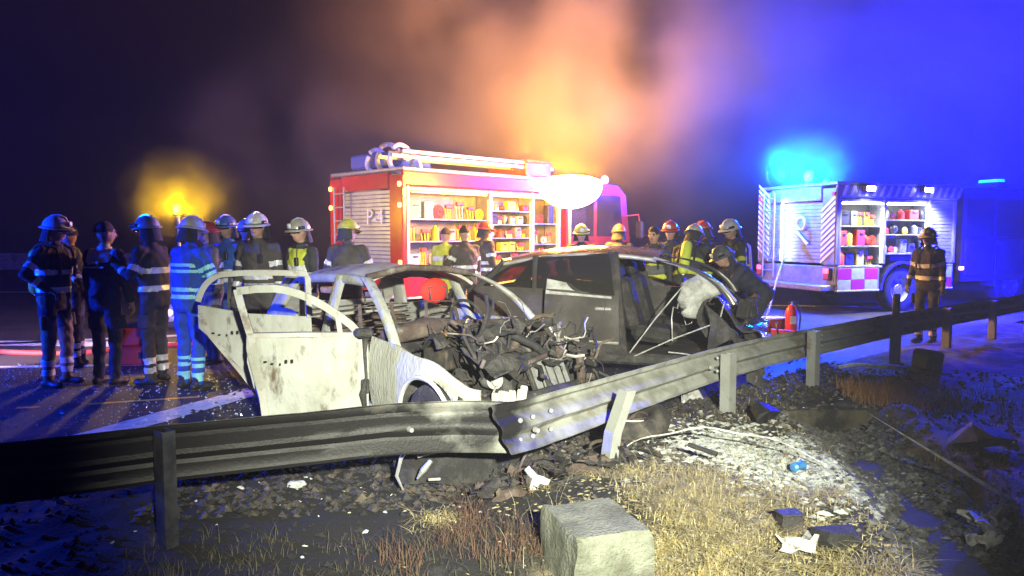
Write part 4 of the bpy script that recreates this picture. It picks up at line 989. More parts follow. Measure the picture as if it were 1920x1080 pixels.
def person(label, x, y, face, pose='stand', H=1.78, top=m_coat, legs=m_coat, helmet=None, bands='full', stripe=m_silver, vox=.0125, hand=m_glove, vest=None, visor=True, hair=True, yaw=None, yoke=None, group='rescuers at the crash', bag=None):
    ps = POSES[pose]; k = H / 1.78
    t = thing('person', label, 'person', (x, y, 0), R(face), group)
    be = R(ps['bend']); U = Vector((math.sin(be), 0, math.cos(be))); F = Vector((math.cos(be), 0, -math.sin(be))); Y = Vector((0, 1, 0))
    pelv = Vector((0, 0, 0)); P = {}
    segs = []                                                      # (part, p0, p1, r0, r1)
    chest = pelv + U * .36; nb = pelv + U * .55
    yw, pt = ps['head'];  yw = yw if yaw is None else yaw
    hb = be * .35 + R(-pt); hu = Vector((math.sin(hb), 0, math.cos(hb))); hc = nb + (U * .5 + hu * .5).normalized() * .185 + F * .02
    hf = Matrix.Rotation(R(yw), 3, hu) @ Vector((math.cos(hb), 0, -math.sin(hb))); hs = hu.cross(hf)
    ends = []
    for i, s in enumerate((1, -1)):
        hip = pelv + Y * s * .095 - U * .02; th, sh_ = ps['legs'][i]
        kn = hip + th * .43; an = kn + sh_ * .42
        P['leg%d' % i] = (hip, kn, an); ends.append(an.z)
        shd = nb - U * .055 + Y * s * .185; ua, fa = ps['arms'][i]
        eb = shd + ua * .285; wr = eb + fa * .245
        P['arm%d' % i] = (shd, eb, wr, fa)
    lift = -min(ends) + .095
    mb = MB(); loose = .012
    def tor(c, a, b, fw=F):
        return [c + Y * a * math.cos(2 * math.pi * j / 16) + fw * b * math.sin(2 * math.pi * j / 16) for j in range(16)]
    prof = [(-.14, .10, .08), (-.10, .165, .115), (0, .185, .13), (.12, .172, .125), (.26, .19, .135), (.38, .205, .14), (.47, .18, .118), (.53, .11, .085), (.57, .065, .065)]
    mb.rings([tor(pelv + U * q, a + loose, b + loose) for q, a, b in prof]); segs.append(('torso', pelv - U * .14, pelv + U * .54, .17, .09))
    mb.capsule(nb - U * .02, hc - hu * .05, .055, .052); segs.append(('neck', nb, hc - hu * .06, .05, .05))
    hm = Matrix((hf, hs, hu)).transposed()
    mb.ell(hc, (.098, .076, .118), 14, 10, hm); mb.ell(hc + hf * .03 - hu * .06, (.062, .058, .062), 12, 8, hm)
    mb.capsule(hc + hf * .094 + hu * .012, hc + hf * .112 - hu * .022, .011, .017, 8); mb.ell(hc + hf * .085 + hu * .03, (.018, .05, .012), 10, 6, hm)
    for s in (1, -1): mb.ell(hc + hs * s * .078 - hu * .005, (.022, .012, .032), 8, 6, hm)
    mb.ell(hc + hf * .088 - hu * .058, (.014, .026, .010), 8, 6, hm)
    segs.append(('head', hc - hu * .05, hc + hu * .05, .09, .09))
    for i, s in enumerate((1, -1)):
        shd, eb, wr, fa = P['arm%d' % i]
        mb.capsule(nb - U * .06 + Y * s * .07, shd, .07, .068); segs.append(('torso', nb - U * .1 + Y * s * .06, shd - Y * s * .03, .07, .06))
        mb.capsule(shd, eb, .066, .054); segs.append(('uarm', shd, eb, .066, .054))
        mb.capsule(eb, wr, .053, .041); segs.append(('farm', eb, wr, .053, .041))
        # hand: palm, four curled fingers of different length, thumb off the side of the palm
        side = (Vector((0, 0, 1)).cross(fa)); side = side.normalized() if side.length > .2 else Vector((1, 0, 0)); pn = fa.cross(side).normalized()
        if pn.z > 0: pn = -pn
        inner = side * (-s if side.y * 1 > 0 else s)
        pc = wr + fa * .055; rm = Matrix((fa, side, pn)).transposed(); mb.ell(pc, (.058, .043, .022), 10, 6, rm); mb.capsule(wr, pc, .03, .026, 8)
        for q, (o, ln) in enumerate(((-.033, .068), (-.011, .080), (.011, .075), (.032, .058))):
            b0 = pc + fa * .042 + side * o; b1 = b0 + (fa * .85 + pn * .5).normalized() * ln * .55; b2 = b1 + (fa * .35 + pn * .95).normalized() * ln * .5
            mb.capsule(b0, b1, .0115, .0105, 7); mb.capsule(b1, b2, .0105, .0085, 7); segs.append(('hand', b0, b2, .012, .01))
        t0 = pc + inner * .036 - fa * .012; t1 = t0 + (inner * .8 + fa * .55 + pn * .2).normalized() * .036; t2 = t1 + (fa * .9 + pn * .45).normalized() * .03
        mb.capsule(t0, t1, .0135, .012, 7); mb.capsule(t1, t2, .012, .0095, 7); segs.append(('hand', wr + fa * .012, pc + fa * .05, .035, .035)); segs.append(('hand', t0, t2, .012, .01))
        hip, kn, an = P['leg%d' % i]
        mb.capsule(hip, kn, .098, .072); segs.append(('thigh', hip, kn, .098, .072)); mb.capsule(kn, an, .072, .056); segs.append(('shin', kn, an, .07, .055))
        gz = an.z - .095 if an.z < min(ends) + .02 else an.z - .10
        heel = Vector((an.x - .05, an.y, an.z - .052)); toe = Vector((an.x + .155, an.y + s * .02, an.z - .058))
        mb.capsule(an + Vector((0, 0, .06)), an - Vector((0, 0, .03)), .055, .05); mb.capsule(heel, toe, .042, .036); mb.ell(toe - Vector((.04, 0, .004)), (.085, .046, .034), 10, 6)
        segs.append(('boot', an + Vector((0, 0, .05)), heel, .05, .045)); segs.append(('boot', heel, toe, .045, .04))
    sc4 = Matrix.Diagonal((k, k, k, 1)) @ Matrix.Translation((0, 0, lift))
    raw = mb.mesh('body_raw', m_skin); raw.transform(sc4)
    tmp = bpy.data.objects.new('tmp', raw); col.objects.link(tmp)
    rmod = tmp.modifiers.new('r', 'REMESH'); rmod.mode = 'VOXEL'; rmod.voxel_size = vox
    sm = tmp.modifiers.new('s', 'SMOOTH'); sm.factor = .5; sm.iterations = 2
    dg = bpy.context.evaluated_depsgraph_get(); me = bpy.data.meshes.new_from_object(tmp.evaluated_get(dg)); me.name = 'body'
    bpy.data.objects.remove(tmp); bpy.data.meshes.remove(raw)
    # cloth folds and regions
    nv = len(me.vertices); co = np.empty(nv * 3); me.vertices.foreach_get('co', co); co = co.reshape(-1, 3)
    nf = len(me.polygons); cen = np.empty(nf * 3); me.polygons.foreach_get('center', cen); cen = cen.reshape(-1, 3)
    S = [(nm, sc4 @ a, sc4 @ b, ra * k, rb * k) for nm, a, b, ra, rb in segs]
    best = np.full(nf, 1e9); bi = np.zeros(nf, int); bt = np.zeros(nf)
    for q, (nm, a, b, ra, rb) in enumerate(S):
        a_, b_ = np.array(a), np.array(b); d = b_ - a_; tt = ((cen - a_) @ d) / (d @ d); tc_ = np.clip(tt, 0, 1)
        dist = np.linalg.norm(cen - a_ - tc_[:, None] * d, axis=1) - (ra + (rb - ra) * tc_)
        if nm == 'torso' and q == 0: dist = dist - .03 * (tc_ < .8)
        w = dist < best; best[w] = dist[w]; bi[w] = q; bt[w] = tt[w]
    names = [q[0] for q in S]
    mats_ = [top, legs, m_skin, hand, m_boot, m_eye, m_lip, vest or top, yoke or top]
    mi = np.zeros(nf, int); nm_arr = np.array([names[q] for q in bi])
    mi[nm_arr == 'thigh'] = 1; mi[nm_arr == 'shin'] = 1; mi[(nm_arr == 'head') | (nm_arr == 'neck')] = 2; mi[nm_arr == 'hand'] = 3; mi[nm_arr == 'boot'] = 4
    mi[(nm_arr == 'torso') & (bi == 0) & (bt < .2)] = 1 if bands == 'none' else 0
    if vest: mi[(nm_arr == 'torso') & (cen @ np.array(U) < np.array(sc4 @ (nb - U * .015)) @ np.array(U))] = 7
    hcw = np.array(sc4 @ hc); fw_, su_, hu_ = np.array(hf), np.array(hs), np.array(hu)
    for s in (1, -1):
        e = hcw + k * (fw_ * .088 + su_ * s * .033 + hu_ * .012); mi[(np.linalg.norm(cen - e, axis=1) < .0155) & (mi == 2)] = 5
    e = hcw + k * (fw_ * .095 - hu_ * .058); rel = cen - e; mi[(np.abs(rel @ su_) < .024) & (np.abs(rel @ hu_) < .009) & (np.linalg.norm(rel, axis=1) < .03) & (mi == 2)] = 6
    if yoke: mi[(nm_arr == 'torso') & (mi != 2) & (cen[:, 2] > (sc4 @ (nb - U * .14)).z)] = 8
    me.materials.clear()
    for q in mats_: me.materials.append(q)
    me.polygons.foreach_set('material_index', mi); me.polygons.foreach_set('use_smooth', [True] * nf)
    me.update()
    nr_ = np.empty(nv * 3); me.vertex_normals.foreach_get('vector', nr_); nr_ = nr_.reshape(-1, 3)
    ph = x * 3.1 + y
    fold = .006 * np.sin(cen[:1, 2] * 0 + 0)[0] + .0075 * (np.sin(co[:, 2] * 38 + co[:, 0] * 25 + ph + 2 * np.sin(co[:, 1] * 18 + ph)) * np.sin(co[:, 1] * 21 + co[:, 2] * 11 + ph))
    cloth = np.zeros(nv); vidx = np.zeros(nv); 
    for q, pl in zip(mi, me.polygons):
        if q in (0, 1, 7, 8):
            for v_ in pl.vertices: cloth[v_] = 1
    co2 = co + nr_ * (fold * cloth)[:, None]; me.vertices.foreach_set('co', co2.ravel()); me.update()
    body = link('body', me, t)
    # reflective bands cut from the body surface and lifted off it
    BD = {'full': [('torso', .30, .39), ('torso', .58, .67), ('uarm', .55, .78), ('farm', .45, .68), ('shin', .50, .66), ('shin', .74, .9)],
          'legs': [('shin', .45, .60), ('shin', .70, .86)], 'double': [('torso', .22, .28), ('torso', .33, .39), ('torso', .62, .67), ('torso', .71, .76), ('uarm', .5, .66), ('uarm', .76, .92), ('farm', .5, .66), ('shin', .38, .47), ('shin', .55, .64), ('shin', .78, .98)],
          'vest': [('torso', .32, .42), ('torso', .62, .72)], 'none': [], 'coat': [('torso', .28, .37), ('torso', .44, .52), ('farm', .4, .66), ('uarm', .5, .7), ('shin', .62, .8)]}[bands]
    vn = nr_
    for (nm, a, b) in BD:
        for q in sorted(set(bi[(nm_arr == nm)])):
            if nm == 'torso' and q != 0: continue
            sel = np.where((bi == q) & (bt >= a) & (bt <= b) & (best < .06 if nm != 'torso' else best < .2))[0]
            if len(sel) < 8: continue
            remap = {}; vs_ = []; fs_ = []
            for fi in sel:
                f = []
                for v_ in me.polygons[fi].vertices:
                    if v_ not in remap: remap[v_] = len(vs_); vs_.append(tuple(co2[v_] + vn[v_] * .005))
                    f.append(remap[v_])
                fs_.append(tuple(f))
            sm_ = bpy.data.meshes.new('reflective_stripe'); sm_.from_pydata(vs_, [], fs_); sm_.materials.append(stripe)
            sm_.polygons.foreach_set('use_smooth', [True] * len(fs_)); link('reflective_stripe', sm_, t)
    # collar, radio and thigh pockets
    cl = []
    for q, (a_, h_) in enumerate(((.078, -.03), (.082, .0), (.074, .035))): cl.append([tuple(sc4 @ (nb + U * h_ + F * (a_ * math.cos(2 * math.pi * j / 14) + .008) + Y * a_ * math.sin(2 * math.pi * j / 14))) for j in range(15)])
    link('collar', grid_mesh('collar', cl, yoke or top, None, True, .012), t)
    if bands != 'none':
        q = sc4 @ (nb - U * .16 + F * .165 + Y * .09); ro_ = MB().box(q, (.035, .055, .10), Matrix.Rotation(be, 3, 'Y'), .008).obj('radio', m_black, t)
        MB().cyl(q + Vector((0, .01, .05)), q + Vector((0, .015, .15)), .005, None, 6).obj('aerial', m_black, ro_)
    for i, s in enumerate((1, -1)):
        hip, kn, an = P['leg%d' % i]; q = sc4 @ (hip.lerp(kn, .55) + Y * s * .088); MB().box(q, (.12, .03, .15), (kn - hip).to_track_quat('-Z', 'X').to_matrix(), .012).obj('thigh_pocket', legs, t)
    # head gear
    hw_ = sc4 @ hc; HM = Matrix.Translation(hw_) @ (hm * k).to_4x4()
    def onhead(mb_, nm, m_, par=t, smooth=True):
        me_ = mb_.mesh(nm, m_, smooth); me_.transform(HM); return link(nm, me_, par)
    if helmet:
        h = MB(); h.ell((-.004, 0, .028), (.140, .118, .128), 18, 8, None, .0, 1.)
        rim = [[(math.cos(a) * rx * (1.12 if math.cos(a) > 0 else 1.04), math.sin(a) * ry, z) for a in [2 * math.pi * j / 24 for j in range(24)]] for rx, ry, z in ((.138, .117, .034), (.168, .140, .014), (.166, .138, .006), (.134, .113, .022))]
        h.rings(rim, True, False); ho = onhead(h, 'helmet', HELM[helmet])
        onhead(MB().poly([(-.12, .1), (-.06, .155), (.02, .170), (.09, .145), (.12, .10), (.08, .12), (0, .14), (-.07, .125)], .022, 'y', -.011), 'crest', HELM[helmet], ho)
        onhead(MB().box((.142, 0, .075), (.022, .06, .06), None, .01), 'badge_plate', m_silver, ho)
        lampb = MB(); lampb.cyl((.02, .118, .05), (.10, .124, .05), .018, None, 8); onhead(lampb, 'helmet_torch', m_black, ho)
        if visor:
            vv = [[(math.cos(a) * .150 + .008, math.sin(a) * .125, z) for a in [R(-62 + 124 * j / 10) for j in range(11)]] for z in (.04, .015, -.012)]
            me_ = grid_mesh('visor', vv, m_visor, None, True, .003); me_.transform(HM); link('visor', me_, ho)
        nc = [[(-abs(math.cos(a)) * (.112 + .012 * q) - .01, math.sin(a) * (.105 + .01 * q), .03 - q * .055) for a in [R(-95 + 190 * j / 12) for j in range(13)]] for q in range(4)]
        me_ = grid_mesh('neck_flap', nc, m_coat, None, True, .006); me_.transform(HM); link('neck_flap', me_, ho)
    elif hair:
        h = MB(); h.ell((-.014, 0, .03), (.104, .086, .104), 16, 8, None, -.25, 1.); ho = onhead(h, 'hair', m_hair)
        for v_ in ho.data.vertices: v_.co += v_.co.normalized() * .0 + Vector((nz3(v_.co, 40), nz3(v_.co, 40, 3), nz3(v_.co, 40, 5))) * .006
    t['figure'] = 1; del t['figure']
    return t, sc4, P, nb, U, F
def air_set(pt, m=m_yel):
    """breathing-apparatus cylinder and harness worn on the back"""
    t, sc4, P, nb, U, F = pt
    a = sc4 @ (nb - U * .10 - F * .21); b = sc4 @ (nb - U * .46 - F * .21)
    o = MB().capsule(a, b, .075, .075, 14).obj('air_cylinder', m, t, True)
    MB().cyl(b, b - Vector((0, 0, .08)), .025, None, 8).obj('valve', m_alu, o)
    for s in (1, -1):
        q = [sc4 @ (nb + U * z + F * f + Vector((0, s * .11, 0))) for z, f in ((-.32, -.16), (-.1, -.165), (.0, -.12), (.045, -.01), (-.02, .12), (-.14, .165), (-.32, .16))]
        MB().tube(q, .016, 6).obj('harness_strap', m_black, t, True)

def at(px, d): return ((px - 960) / 1400 * d, d)
# ---- the standing group on the left
p = person('firefighter in dark coat and pale helmet standing beside the man with white shoulders', *at(98, 8.15), -8, 'hips', 1.80, m_coat, m_tan, 'white', 'full', stripe=m_silver, vox=.011); air_set(p, m_lime)
person('bareheaded rescuer in grey jacket half hidden behind the pale-helmeted firefighter', *at(140, 9.3), 200, 'stand', 1.72, m_greyc, m_coat, None, 'legs', hand=m_skin)
p = person('bareheaded man in navy jacket with white shoulders and a lettered back', *at(192, 8.2), 78, 'stand', 1.76, m_navy, m_navy, None, 'none', yoke=m_whitecl, hand=m_skin, vox=.011, yaw=-35)
back = p
person('firefighter with pale helmet and pale coat bands raising one forearm', *at(288, 8.25), 170, 'talk', 1.80, m_coat, m_coatb, 'silver', 'full', vox=.011)
person('rescuer in royal blue coverall with cyan reflective bands beside the open rear door', *at(350, 7.95), 62, 'folded', 1.79, m_royal, m_royal, 'white', 'double', stripe=m_cyan, vox=.011, visor=False)
person('rescuer in grey jacket and red helmet behind the blue coverall', *at(398, 9.6), 215, 'talk', 1.76, m_greyc, m_coat, 'red', 'vest', vox=.014)
person('rescuer with blue lamplight coloured into jacket and helmet between the coverall and the visored firefighter', *at(432, 9.8), 250, 'stand', 1.84, m_royal, m_navy, 'blue', 'coat', vox=.014)  # blue lamplight is put into the jacket and helmet colours
person('rescuer in turquoise vest close behind the visored firefighter', *at(461, 10.2), 300, 'stand', 1.80, m_navy, m_navy, 'blue', 'vest', vox=.014, vest=mat('turquoise_vest', (.10, .62, .60), .7))
person('firefighter in brown coat with dark visor and white helmet behind the open doors', *at(488, 8.6), 262, 'stand', 1.84, m_coatb, m_coatb, 'white', 'coat', vox=.011)
person('firefighter in lime vest with pale helmet looking aside behind the white wreck', *at(570, 8.9), 235, 'stand', 1.78, m_coat, m_coat, 'silver', 'vest', vox=.011, vest=m_hivis)
person('firefighter in yellow helmet and dark coat before the shuttered rear of the fire engine', *at(652, 9.6), 95, 'forward', 1.80, m_coatb, m_coat, 'yellow', 'coat', vox=.013, yaw=-50)
# ---- people in front of the lit lockers
person('rescuer in hi-vis jacket reaching into the lit lockers', *at(830, 12.6), 60, 'forward', 1.74, m_hivis, m_navy, None, 'vest', hand=m_skin, vox=.014)
person('rescuer in dark coat with raised arm before the lit lockers', *at(874, 12.0), 120, 'talk', 1.76, m_coatb, m_coat, None, 'coat', vox=.014)
person('rescuer in brown coat beside the second lit locker', *at(905, 12.8), 40, 'stand', 1.82, m_coatb, m_coat, 'red', 'coat', vox=.014)
person('firefighter with yellow helmet standing under the lighting balloon', *at(1090, 12.2), 260, 'hips', 1.76, m_coat, m_coat, 'yellow', 'full', vox=.014)
person('firefighter in red helmet facing away near the cab of the orange-lit engine', *at(1160, 13.4), 80, 'stand', 1.78, m_coatb, m_coat, 'red', 'full', vox=.014)
# ---- the cluster behind the dark wreck
p = person('bareheaded rescuer in hi-vis harness behind the dark wreck', *at(1228, 11.0), 240, 'stand', 1.74, m_coat, m_coat, None, 'vest', stripe=m_hivis, vox=.013, vest=m_greyc); air_set(p)
person('firefighter with red helmet and lime-banded coat squeezed behind the dark wreck', *at(1257, 11.5), 250, 'stand', 1.80, m_coat, m_coat, 'red', 'full', stripe=m_hivis, vox=.013)
p = person('broad firefighter with tan helmet turning his back behind the dark wreck', *at(1287, 10.7), 60, 'stoop', 1.86, m_coat, m_coat, 'silver', 'full', stripe=m_hivis, vox=.013); air_set(p, m_lime)
person('firefighter with wide-brimmed red helmet and lime-banded arm in the cluster', *at(1326, 11.2), 110, 'carry', 1.82, m_coat, m_coat, 'red', 'full', stripe=m_hivis, vox=.013)
p = person('firefighter with white helmet and lime bands nearest the checkered engine in the cluster', *at(1380, 10.9), 200, 'forward', 1.82, m_coat, m_coat, 'white', 'full', stripe=m_hivis, vox=.013); air_set(p)
person('rescuer with bare face bending down over the crushed bonnet of the dark wreck', *at(1428, 9.95), 190, 'bend', 1.78, m_navy, m_coat, 'dark', 'legs', vox=.012, visor=False)
# ---- alone on the right
p = person('firefighter in lime helmet with pale leg bands standing alone before the checkered engine', *at(1742, 11.4), 215, 'stand', 1.70, m_coat, m_coat, 'yellow', 'full', vox=.013); air_set(p, m_whitecl)
# lettering on the man's back
t, sc4, P_, nb, U, F = back
q = sc4 @ (nb - U * .20 - F * .165)
Mb = Matrix.Translation(q) @ Matrix(((0, 0, -1, 0), (-1, 0, 0, 0), (0, 1, 0, 0), (0, 0, 0, 1)))
MB().box(q + Vector((.004, 0, -.0)), (.008, .26, .018), None, .002).obj('back_stripe', m_silver, t)
mbx = MB()
for k_ in range(3): mbx.box(q + Vector((.004, -.05 + k_ * .05, .05 - .01 * abs(k_ - 1))), (.008, .035, .045 - .01 * k_), None, .004)
mbx.obj('back_emblem', m_silver, t)
# ================================================================ things lying about
def gz(x, y):
    if y >= edge_y(x): return 0.
    if 1.0 < y < 6.7:
        cx = trough_x(y); a = (x - cx) / .36
        if abs(a) < 1: return max(verge_z(x, y), trough_z(cx, y, a))
    return verge_z(x, y)
def lump(c, r, sd, amp=.25, n=9, m=6):
    mb = MB(); mb.ell((0, 0, 0), r, n, m)
    rr_ = random.Random(sd); b = bmesh.new()                       # angular broken stone: hull of random points
    for k in range(16):
        d = Vector((rr_.gauss(0, 1), rr_.gauss(0, 1), rr_.gauss(0, 1))).normalized() * rr_.uniform(.8, 1.1); b.verts.new((c[0] + d.x * r[0], c[1] + d.y * r[1], c[2] + d.z * r[2]))
    h = bmesh.ops.convex_hull(b, input=b.verts); bmesh.ops.delete(b, geom=[v for v in b.verts if not v.link_faces], context='VERTS')
    b.verts.index_update(); mb = MB(); mb.add([v.co.copy() for v in b.verts], [tuple(v.index for v in f.verts) for f in b.faces]); b.free(); return mb
def sheet(nx, ny, w, h, sd, amp=.05, curl=0., nm='sheet', m=None, th=.006):
    P = [[tuple(Vector((w * (i / nx - .5), h * (j / ny - .5), curl * (i / nx - .5) ** 2 * 4 * w)) + Vector((nz3((i * w / nx, j * h / ny, 0), 4 / max(w, .2), sd), nz3((i * w / nx, j * h / ny, 0), 4 / max(w, .2), sd + 3), nz3((i * w / nx, j * h / ny, 0), 5 / max(w, .2), sd + 7))) * amp) for j in range(ny + 1)] for i in range(nx + 1)]
    return grid_mesh(nm, P, m, None, True, th)
# concrete marker block
cbk = MB(); pts = []
for z, k in ((-.25, 1.04), (.0, 1.01), (.08, 1.0), (.16, 1.), (.24, .99), (.31, .985), (.36, .97), (.385, .91)):
    ring = []
    for a in range(48):
        t = a / 12; e = int(t) % 4; f = t - int(t); c4 = [(-1, -1), (1, -1), (1, 1), (-1, 1)]; p0, p1 = c4[e], c4[(e + 1) % 4]
        q = Vector(((p0[0] + (p1[0] - p0[0]) * f) * .20 * k, (p0[1] + (p1[1] - p0[1]) * f) * .24 * k, z)); q += Vector((nz3(q, 8), nz3(q, 8, 3), nz3(q, 6, 5))) * .012 + Vector((nz3(q, 24), nz3(q, 24, 3), nz3(q, 20, 5))) * .010; ring.append(tuple(q))
    pts.append(ring)
cbk.rings(pts); tag(cbk.obj('concrete_block', m_concrete, None, True, (.40, 3.53, -.09), R(17)), 'weathered pale concrete block sunk in the verge before the barrier', 'block')
cb2 = lump((0, 0, .08), (.34, .22, .13), 5, .3); tag(cb2.obj('concrete_slab', m_concrete, None, False, (3.65, 5.75, gz(3.65, 5.75)), R(25)), 'broken concrete slab beside the drainage channel', 'slab')
cb3 = lump((0, 0, .07), (.2, .14, .12), 9, .35); tag(cb3.obj('concrete_slab', m_sootsteel, None, False, (2.2, 6.35, gz(2.2, 6.35)), R(65)), 'blackened concrete lump at the head of the drainage channel', 'slab')
# lying tyre
ty = thing('discarded_tyre', 'scorched tyre lying flat below the bent barrier post', 'wheel', (.98, 6.12, .02), 0); ty.rotation_euler = (R(8), R(-6), 0)
mb = MB(); mb.torus((0, 0, .10), (0, 0, 1), .25, .095, 30, 10); mb.obj('tyre', m_btyre, ty, True)
mb = MB(); mb.torus((0, 0, .12), (0, 0, 1), .165, .014, 28, 6)
for a in range(0, 360, 60): mb.box((math.cos(R(a)) * .09, math.sin(R(a)) * .09, .10), (.15, .035, .03), Matrix.Rotation(R(a), 3, 'Z'), .008)
mb.obj('rim', m_rust, ty, True)
mb = MB(); mb.torus((.02, .0, .195), (.1, 0, 1), .25, .008, 28, 6, 20, 240); mb.obj('bead_wire', m_pale, ty, True)
# burnt bumper under the rail, with its bright curved trims
bu = thing('burnt_bumper', 'burnt black bumper with bright curved trim pieces under the sooted barrier', 'bumper', (-.42, 4.86, 0), R(8))
bs = sheet(14, 8, .72, .34, 3, .05, -.16, 'skin', m_soot, .012); bs.transform(Matrix.Translation((0, -.02, .19)) @ Matrix.Rotation(R(78), 4, 'X')); link('skin', bs, bu)
MB().tube([(-.30, -.12, .02), (-.34, -.13, .12), (-.31, -.14, .24), (-.25, -.14, .30)], [.006, .012, .014, .008], 6).obj('bright_trim', m_bare, bu, True)
MB().tube([(-.21, -.15, .10), (-.17, -.16, .16), (-.12, -.16, .22)], [.006, .022, .016], 8).obj('lamp_remains', m_bare, bu, True)
MB().tube([(-.22, -.15, .31), (-.20, -.15, .25), (-.10, -.16, .27), (-.02, -.16, .28)], [.008, .016, .01, .006], 6).obj('bright_trim', m_bare, bu, True)
MB().box((-.10, -.13, .085), (.08, .012, .018), None, .004).obj('badge', m_pale, bu)
# scrap heap under the kink of the barrier
hr = random.Random(44)
SH = 'charred scrap under the kinked barrier'
for k in range(46):
    x = hr.gauss(.35, .32); y = 4.72 + (x - .1) * .55 + hr.uniform(-.22, .28); z = gz(x, y) if y < edge_y(x) else 0
    kind = hr.choice(['loop', 'plate', 'lump', 'plate', 'rod', 'plate'])
    m = hr.choice([m_char, m_scorch, m_char, m_rust, m_cabinblk])
    if kind == 'loop':
        mb = MB(); mb.torus((0, 0, .06), (hr.uniform(-.6, .6), hr.uniform(-1, -.2), .5), hr.uniform(.07, .2), hr.uniform(.006, .014), 16, 6, 0, hr.choice([70, 110, 150])); me = mb.mesh('scrap_loop', m, True); nm = 'scrap_loop'; lb_ = 'charred wire loop in the scrap under the kinked barrier'
    elif kind == 'plate':
        me = sheet(5, 4, hr.uniform(.1, .26), hr.uniform(.06, .16), k, .06, hr.uniform(-.2, .2), 'scrap_plate', m); me.transform(Matrix.Translation((0, 0, .05)) @ Matrix.Rotation(hr.uniform(-.9, .9), 4, 'X')); nm = 'scrap_plate'; lb_ = 'charred bent plate in the scrap under the kinked barrier'
    elif kind == 'lump':
        me = lump((0, 0, .03), (hr.uniform(.04, .1), hr.uniform(.04, .08), hr.uniform(.03, .06)), k, .5).mesh('scrap_lump', m); nm = 'scrap_lump'; lb_ = 'charred lump in the scrap under the kinked barrier'
    else:
        a = hr.uniform(0, 6); L = hr.uniform(.15, .36); me = MB().tube([(0, 0, .015), (math.cos(a) * L / 2, math.sin(a) * L / 2, .05), (math.cos(a + .3) * L, math.sin(a + .3) * L, .03)], .011, 6).mesh('scrap_rod', m, True); nm = 'scrap_rod'; lb_ = 'charred rod in the scrap under the kinked barrier'
    tag(link(nm, me, None, (x, y, z), hr.uniform(0, 6)), lb_, 'scrap', SH + ' ' + nm)
# single bright pieces
def piece(nm, me, x, y, label, cat='scrap', rz=0., dz=0., rx=0.):
    o = link(nm, me, None, (x, y, gz(x, y) + dz), rz); o.rotation_euler = (rx, 0, rz); return tag(o, label, cat)
m_wplas = mat('white_plastic_scrap', (.52, .52, .48), .6, 0, (.22, .21, .19), 16, (.45, .65))
mb = MB(); mb.poly([(-.08, 0), (-.03, .0), (0, .035), (.05, .02), (.07, .05), (.03, .075), (-.01, .09), (-.055, .15), (-.085, .13), (-.05, .07)], .018, 'y', 0); piece('bracket', mb.mesh('bracket', m_wplas), .18, 4.55, 'small white bracket lying behind the concrete block', 'scrap', .3, .01, -.5)
piece('trim_strip', MB().tube([(-.55 + 1.33 * k / 20, .15 + .14 * math.sin(k / 20 * 2.2) - .47 * (k / 20) ** 1.8, .03 + .15 * math.sin(math.pi * k / 20) ** .8 + .012 * math.sin(k * .9)) for k in range(21)], [.003 + .004 * math.sin(math.pi * k / 20) for k in range(21)], 7).mesh('trim_strip', m_wplas, True), 1.35, 5.15, 'long pale curved trim strip lying over the dry grass', 'trim')
piece('stick', MB().tube([(-.09, .05, .14), (.0, 0, .12), (.07, -.07, .11)], .017, 7).mesh('stick', m_char, True), 1.28, 4.9, 'short black stick lying across the pale trim strip', 'stick')
can = MB(); can.tube([(-.06, 0, .035), (-.05, 0, .036), (0, .008, .034), (.05, 0, .036), (.06, 0, .035)], [.02, .033, .026, .033, .02], 12); piece('drink_can', can.mesh('drink_can', mat('blue_can', (.08, .30, .62), .35, .4, (.05, .2, .5), 9), True), 1.95, 4.98, 'crushed blue drink can on the pale ash slope', 'can', .6, .01)
bx = MB(); bx.box((0, 0, .05), (.12, .09, .10), Matrix.Rotation(.1, 3, 'Y'), .008); bx.box((0, 0, .105), (.13, .10, .012), None, .004); piece('small_box', bx.mesh('small_box', m_char), 1.47, 3.86, 'small dark burnt box at the foot of the dry grass', 'box', .15)
piece('shard', sheet(6, 4, .22, .09, 8, .05, .1, 'shard', m_wplas), 1.44, 3.68, 'pale broken panel shard before the small burnt box', 'scrap', .35, .05)
hol = lump((0, 0, .05), (.16, .11, .09), 12, .4); piece('stone', hol.mesh('stone', m_soot), 1.66, 3.72, 'black burnt stone beside the pale panel shard', 'stone', .2)
for k, (x, y, w) in enumerate(((2.83, 4.35, .17), (3.02, 4.5, .12), (2.72, 4.18, .10), (3.05, 4.2, .14))):
    piece('crumpled_foil', sheet(8, 6, w, w * .7, 20 + k, .10, .2, 'crumpled_foil', m_wplas), x, y, ['large', 'flat', 'tiny', 'long'][k] + ' crumpled white scrap lying by the lower drainage channel', 'scrap', k * 1.1, .05)
piece('foil_strip', sheet(10, 3, .34, .05, 31, .05, .1, 'foil_strip', m_wplas), 3.55, 4.75, 'narrow white strip lying beyond the drainage channel', 'scrap', .4, .03)
piece('bent_strip', MB().tube([(-.36, .02, .05), (-.2, 0, .09), (.0, .02, .08), (.12, 0, .07), (.36, -.02, .06)], [.02, .024, .02, .026, .022], 6).mesh('bent_strip', m_wplas, True), 4.25, 8.75, 'bright bent strip on the ground beyond the last lit barrier post', 'scrap', -.1)
bxx = MB(); bxx.box((0, 0, .13), (.30, .24, .26), Matrix.Rotation(.2, 3, 'Y'), .03); piece('dark_crate', bxx.mesh('dark_crate', m_black), 5.0, 8.9, 'dark crate tipped on the verge before the lone firefighter', 'crate', .5)
piece('hanging_rag', sheet(8, 8, .22, .3, 52, .09, .2, 'hanging_rag', m_airbag), 1.75, 7.35, 'pale torn rag lying below the bare barrier', 'rag', .6, .12, 1.1)
